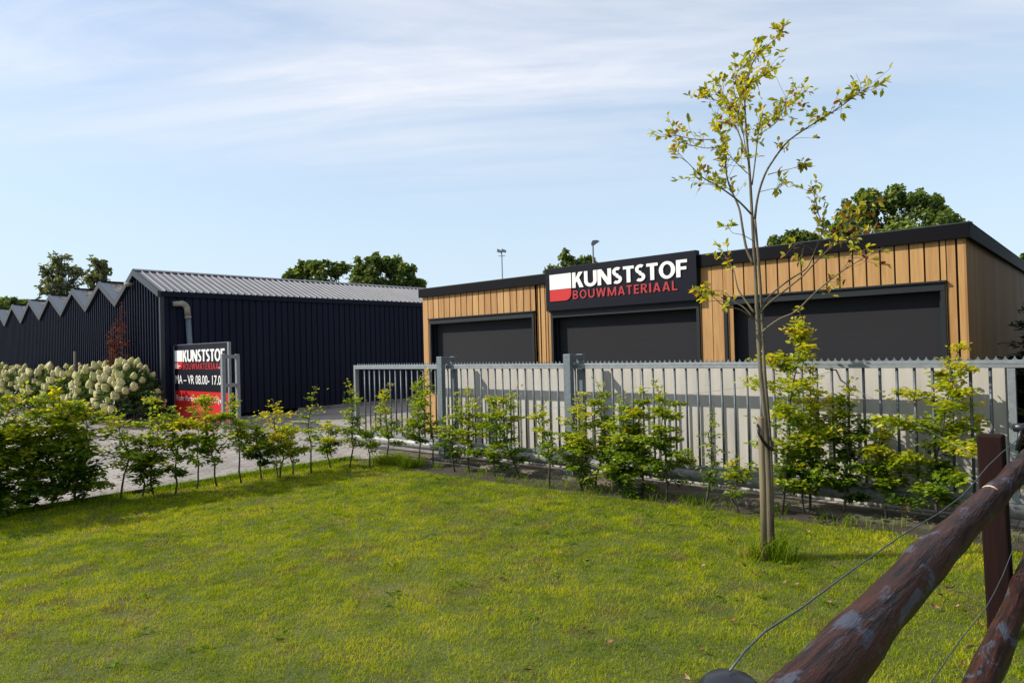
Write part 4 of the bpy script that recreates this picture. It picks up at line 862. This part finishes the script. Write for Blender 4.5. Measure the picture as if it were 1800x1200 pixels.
for x_, y_, h_, n_, pl_, lb_ in ((3.3, 10.6, 7.0, 5000, DARKS, 'unseen sky-blocking evergreen tree nearest the shaded side of the timber building'), (3.5, 15.2, 7.4, 5000, DARKS, 'unseen sky-blocking evergreen tree in the middle of the row beside the timber building'), (3.7, 20.0, 7.2, 5000, DARKS, 'unseen sky-blocking evergreen tree at the far end of the row beside the timber building'), (6.0, 4.0, 7.5, 5200, G1, 'unseen sky-blocking leafy tree on the far side of the log rail fence')):
    grow('sky_block_tree', lb_, 'tree', (x_, y_, 0), (x_, y_, h_), 2.5, n_, .03, pal=pl_, leaf=.38, seed=60+int(y_), stems=3, matl='farleaf', rstem=.16, wob=.5)  # unseen trees, added to cut sky light on the side wall and log rails

# lamp masts far behind
def mast(u, vt, depth, label, kind):
    p = at(u, 640, depth); p[2] = 0; tp = at(u, vt, depth); r = .07; th = thing('lamp_mast', label, 'lamp post', p)
    obj('mast', MB().tube([p, (p[0], p[1], tp[2])], [.10, .055], 8), M['galvdark'], th, True)
    a = np.array([RIGHT[0], RIGHT[1], 0]); T = np.array([p[0], p[1], tp[2]])
    if kind:
        obj('cross_arm', MB().tube([T+a*-.35-np.array([0, 0, .55]), T+a*.35-np.array([0, 0, .55])], .035, 6), M['galvdark'], th)
        for s_ in (-.25, .22): obj('floodlight', MB().prism([(-.26, -.10), (.24, -.20), (.30, -.02), (-.24, .16)], lambda x_, z_, d: tuple(T+a*(x_*.8+s_)+np.array([-a[1], a[0], 0])*d+np.array([0, 0, z_])), -.15, .15), M['galv'], th, bevel=.02)
    else:
        mb = MB(); mb.prism([(-.14, -.40), (.05, -.36), (.62, .06), (.40, .18), (-.05, .14), (-.18, -.10)], lambda x_, z_, d: tuple(T+a*(x_+.05)*.6+np.array([-a[1], a[0], 0])*d+np.array([0, 0, z_*.55])), -.1, .1); obj('lamp_head', mb, M['galvdark'], th, bevel=.03)
mast(887, 440, 70, 'slim mast with twin floodlights rising behind the timber building roof', True)
mast(1048, 425, 46, 'street lamp with a single tilted head behind the black sign panel', False)

# ------------------------------------------------------------------ grass
def blades(name, P, h, wd, lean, col, mt):
    n = len(P); az = rng.random(n)*6.283; dx = np.stack([np.cos(az), np.sin(az), np.zeros(n)], 1); la = rng.random(n)*6.283; ld = np.stack([np.cos(la), np.sin(la), np.zeros(n)], 1)*(lean*h)[:, None]; up = np.array([0, 0, 1.0])
    V = np.empty((n, 5, 3)); w2 = (wd/2)[:, None]
    V[:, 0] = P-dx*w2; V[:, 1] = P+dx*w2; mid = P+ld*.35+up*(h*.6)[:, None]; V[:, 2] = mid-dx*w2*.75; V[:, 3] = mid+dx*w2*.75; V[:, 4] = P+ld+up*(h*np.sqrt(np.clip(1-.25*lean**2, .3, 1)))[:, None]
    b0 = (np.arange(n)*5)[:, None]; loops = (b0+np.array([0, 1, 3, 2, 2, 3, 4])[None]).ravel(); sizes = np.tile([4, 3], n)
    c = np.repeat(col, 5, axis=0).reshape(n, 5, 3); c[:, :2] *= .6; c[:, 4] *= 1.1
    return np_mesh(name, V.reshape(-1, 3), sizes, loops, mt, c.reshape(-1, 3))
def ylawn(x): return np.interp(x, [-9.4, -8.6, -6.9, -3.6, -1.2, 2], [6.15, 6.38, 6.24, 6.48, 6.6, 6.6])
n0 = 1050000; gx = rng.uniform(-9.36, 1.9, n0); gy = rng.uniform(-1.6, 6.75, n0)
edge = ylawn(gx)+.10*(vnoise(gx, gy, .18, 3)-.45)+.05*rng.normal(0, 1, n0)
rel = np.stack([gx, gy, np.full(n0, -1.7)], 1); dz = rel@FWD; ux = 900+F_PX*(rel@RIGHT)/np.maximum(dz, .1); vy = 600-F_PX*(rel@UP)/np.maximum(dz, .1)
keep = (gy < edge)&(dz > 1.5)&(ux > -700)&(ux < 2060)&(vy < 1400)&(rng.random(n0) < np.clip((4.6/np.maximum(dz, 1))**1.15, 0, 1)*(.42+1.05*vnoise(gx, gy, .10, 9)))
gx, gy, dd = gx[keep], gy[keep], dz[keep]; n_ = len(gx)
a1 = vnoise(gx, gy, .55, 11); a2 = vnoise(gx, gy, .16, 12); a3 = vnoise(gx, gy, 1.3, 13); a4 = vnoise(gx, gy, .07, 14)
tone = .5+.32*(a1-.5)+.50*(a2-.5)+.30*(a3-.5)+.35*(a4-.5)+rng.normal(0, .15, n_)
GR = [(0, (.095, .175, .005)), (.3, (.225, .310, .006)), (.6, (.370, .440, .009)), (.85, (.49, .51, .016)), (1, (.56, .50, .05))]
col = ramp(tone, GR); straw = rng.random(n_) < np.clip(.05+.8*(vnoise(gx, gy, .35, 21)*vnoise(gx, gy, .12, 22)-.30)*2.2, .04, .7); col[straw] = ramp(rng.random(straw.sum()), [(0, (.15, .10, .035)), (1, (.36, .27, .10))])
h = rng.uniform(.012, .034, n_)*(.55+.5*a2+.6*vnoise(gx, gy, .085, 17))*(1-.3*straw); wd = .0026*np.clip(dd/4.2, 1, 2.6)*rng.uniform(.7, 1.3, n_)
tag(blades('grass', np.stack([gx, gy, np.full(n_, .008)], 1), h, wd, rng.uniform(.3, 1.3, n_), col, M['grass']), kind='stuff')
# longer uncut grass at the lawn's edge, at the corner and round the tree
EP = []; EH = []; EV = []
def tuft(cx, cy, r, n, h0, h1, v0=.5, sq=1.0):
    a = rng.random(n)*6.283; q = np.sqrt(rng.random(n))*r; EP.append(np.stack([cx+q*np.cos(a), cy+q*np.sin(a)*sq, np.zeros(n)], 1)); EH.append(rng.uniform(h0, h1, n)); EV.append(v0+rng.normal(0, .15, n))
for k in range(150):
    x = rng.uniform(-9.3, -8.6); y = rng.uniform(1.6, 6.4); tuft(-9.30+rng.normal(0, .05), y, .09, 26, .05, .13, .45)
for k in range(36): tuft(rng.uniform(-8.9, -7.9), rng.uniform(6.35, 6.75), .10, 55, .07, .2, .55)
for k in range(90):
    x = rng.uniform(-8, .3); tuft(x, ylawn(x)+rng.uniform(.0, .42), .06, 14, .05, .15, .4)
for k in range(26): tuft(-9.52+rng.normal(0, .12), rng.uniform(3.4, 6.3), .06, 16, .02, .06, .55)
tuft(TB[0]-.02, TB[1], .11, 260, .10, .27, .62); tuft(TB[0]+.10, TB[1]+.05, .12, 240, .10, .28, .42); tuft(TB[0]-.12, TB[1]-.02, .10, 120, .06, .16, .85)
EP = np.vstack(EP); EH = np.concatenate(EH); EV = np.concatenate(EV)
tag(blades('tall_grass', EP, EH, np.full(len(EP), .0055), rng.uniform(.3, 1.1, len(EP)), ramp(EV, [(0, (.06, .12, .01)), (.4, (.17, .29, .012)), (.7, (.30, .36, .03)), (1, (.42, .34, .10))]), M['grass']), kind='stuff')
# low broad-leaved weeds in the turf
WC = []; WD = []; WN = []
for k in range(130):
    x, y = rng.uniform(-8.8, .2), rng.uniform(.8, 6.2)
    for j in range(rng.integers(4, 9)):
        a = rng.random()*6.283; WC.append((x+rng.normal(0, .025), y+rng.normal(0, .025), rng.uniform(.018, .034))); WD.append((math.cos(a), math.sin(a), rng.uniform(.1, .5))); WN.append((rng.normal(0, .2), rng.normal(0, .2), 1))
WL = rng.uniform(.022, .05, len(WC)); tag(leaf_mesh('lawn_weeds', np.array(WC), np.array(WD), np.array(WN), WL, WL*.6, ramp(rng.random(len(WC)), [(0, (.05, .13, .012)), (1, (.16, .27, .03))]), M['grass']), kind='stuff')
# fallen leaves on the lawn
FL = [(1200+a/3, 900+b_/3) for a, b_ in [(175, 32), (205, 52), (135, 133), (250, 150), (660, 105), (865, 157), (815, 142), (925, 220), (825, 270), (795, 292), (105, 283), (325, 283), (375, 325), (415, 312), (560, 297), (620, 303), (600, 382), (725, 372), (540, 372), (770, 478), (655, 513), (535, 487), (375, 597), (475, 597), (105, 730), (20, 880), (265, 575), (1415, 402), (1450, 500), (1325, 500), (1570, 595), (1515, 717), (1475, 800), (1360, 440)]] + [(600+a/3, 900+b_/3) for a, b_ in [(1285, 48), (530, 303), (845, 350), (680, 375), (1155, 215), (1300, 260), (1285, 615), (1415, 685), (980, 835), (265, 285), (900, 182)]]
def fl_mesh(c, seed):
    rg = np.random.default_rng(seed); vs = []; fs_ = []
    for i in range(7):
        t = i/6; hw2 = .26*math.sin(math.pi*t**.85)+.01; cz = .22*(t-.5)**2*2+.05; 
        for s_ in (-1, 0, 1): vs.append((t-.5, s_*hw2, cz+abs(s_)*.16*rg.uniform(.6, 1.3)))
    for i in range(6):
        for j in range(2): fs_.append((i*3+j, i*3+j+1, i*3+j+4, i*3+j+3))
    me = bpy.data.meshes.new('fallen_leaf'); me.from_pydata(vs, [], fs_); smooth(me); me.materials.append(mat('fallen_leaf_'+str(seed), c, .75, c2=tuple(q*.6 for q in c), scale=3)); return me
FM = [fl_mesh((.27, .12, .045), 1), fl_mesh((.36, .23, .11), 2), fl_mesh((.12, .035, .022), 3)]
FT = ['fallen leaf, orange-brown and curled, lying on the grass', 'fallen leaf, pale tan and curled, lying on the grass', 'fallen leaf, dark red and curled, lying on the grass']
FG = ['orange-brown leaves fallen on the lawn', 'pale tan leaves fallen on the lawn', 'dark red leaves fallen on the lawn']
for k_, (u, v) in enumerate(FL):
    p = on(u, v, 'Z', .035); c_ = [0, 1, 0, 2, 1, 0][k_ % 6]; o = bpy.data.objects.new('fallen_leaf', FM[c_]); COL.objects.link(o); o.location = p; s_ = rng.uniform(.038, .06); o.scale = (s_, s_, s_); o.rotation_euler = (rng.normal(0, .35), rng.normal(0, .3), rng.random()*6.28)
    tag(o, FT[c_], 'leaf', FG[c_])
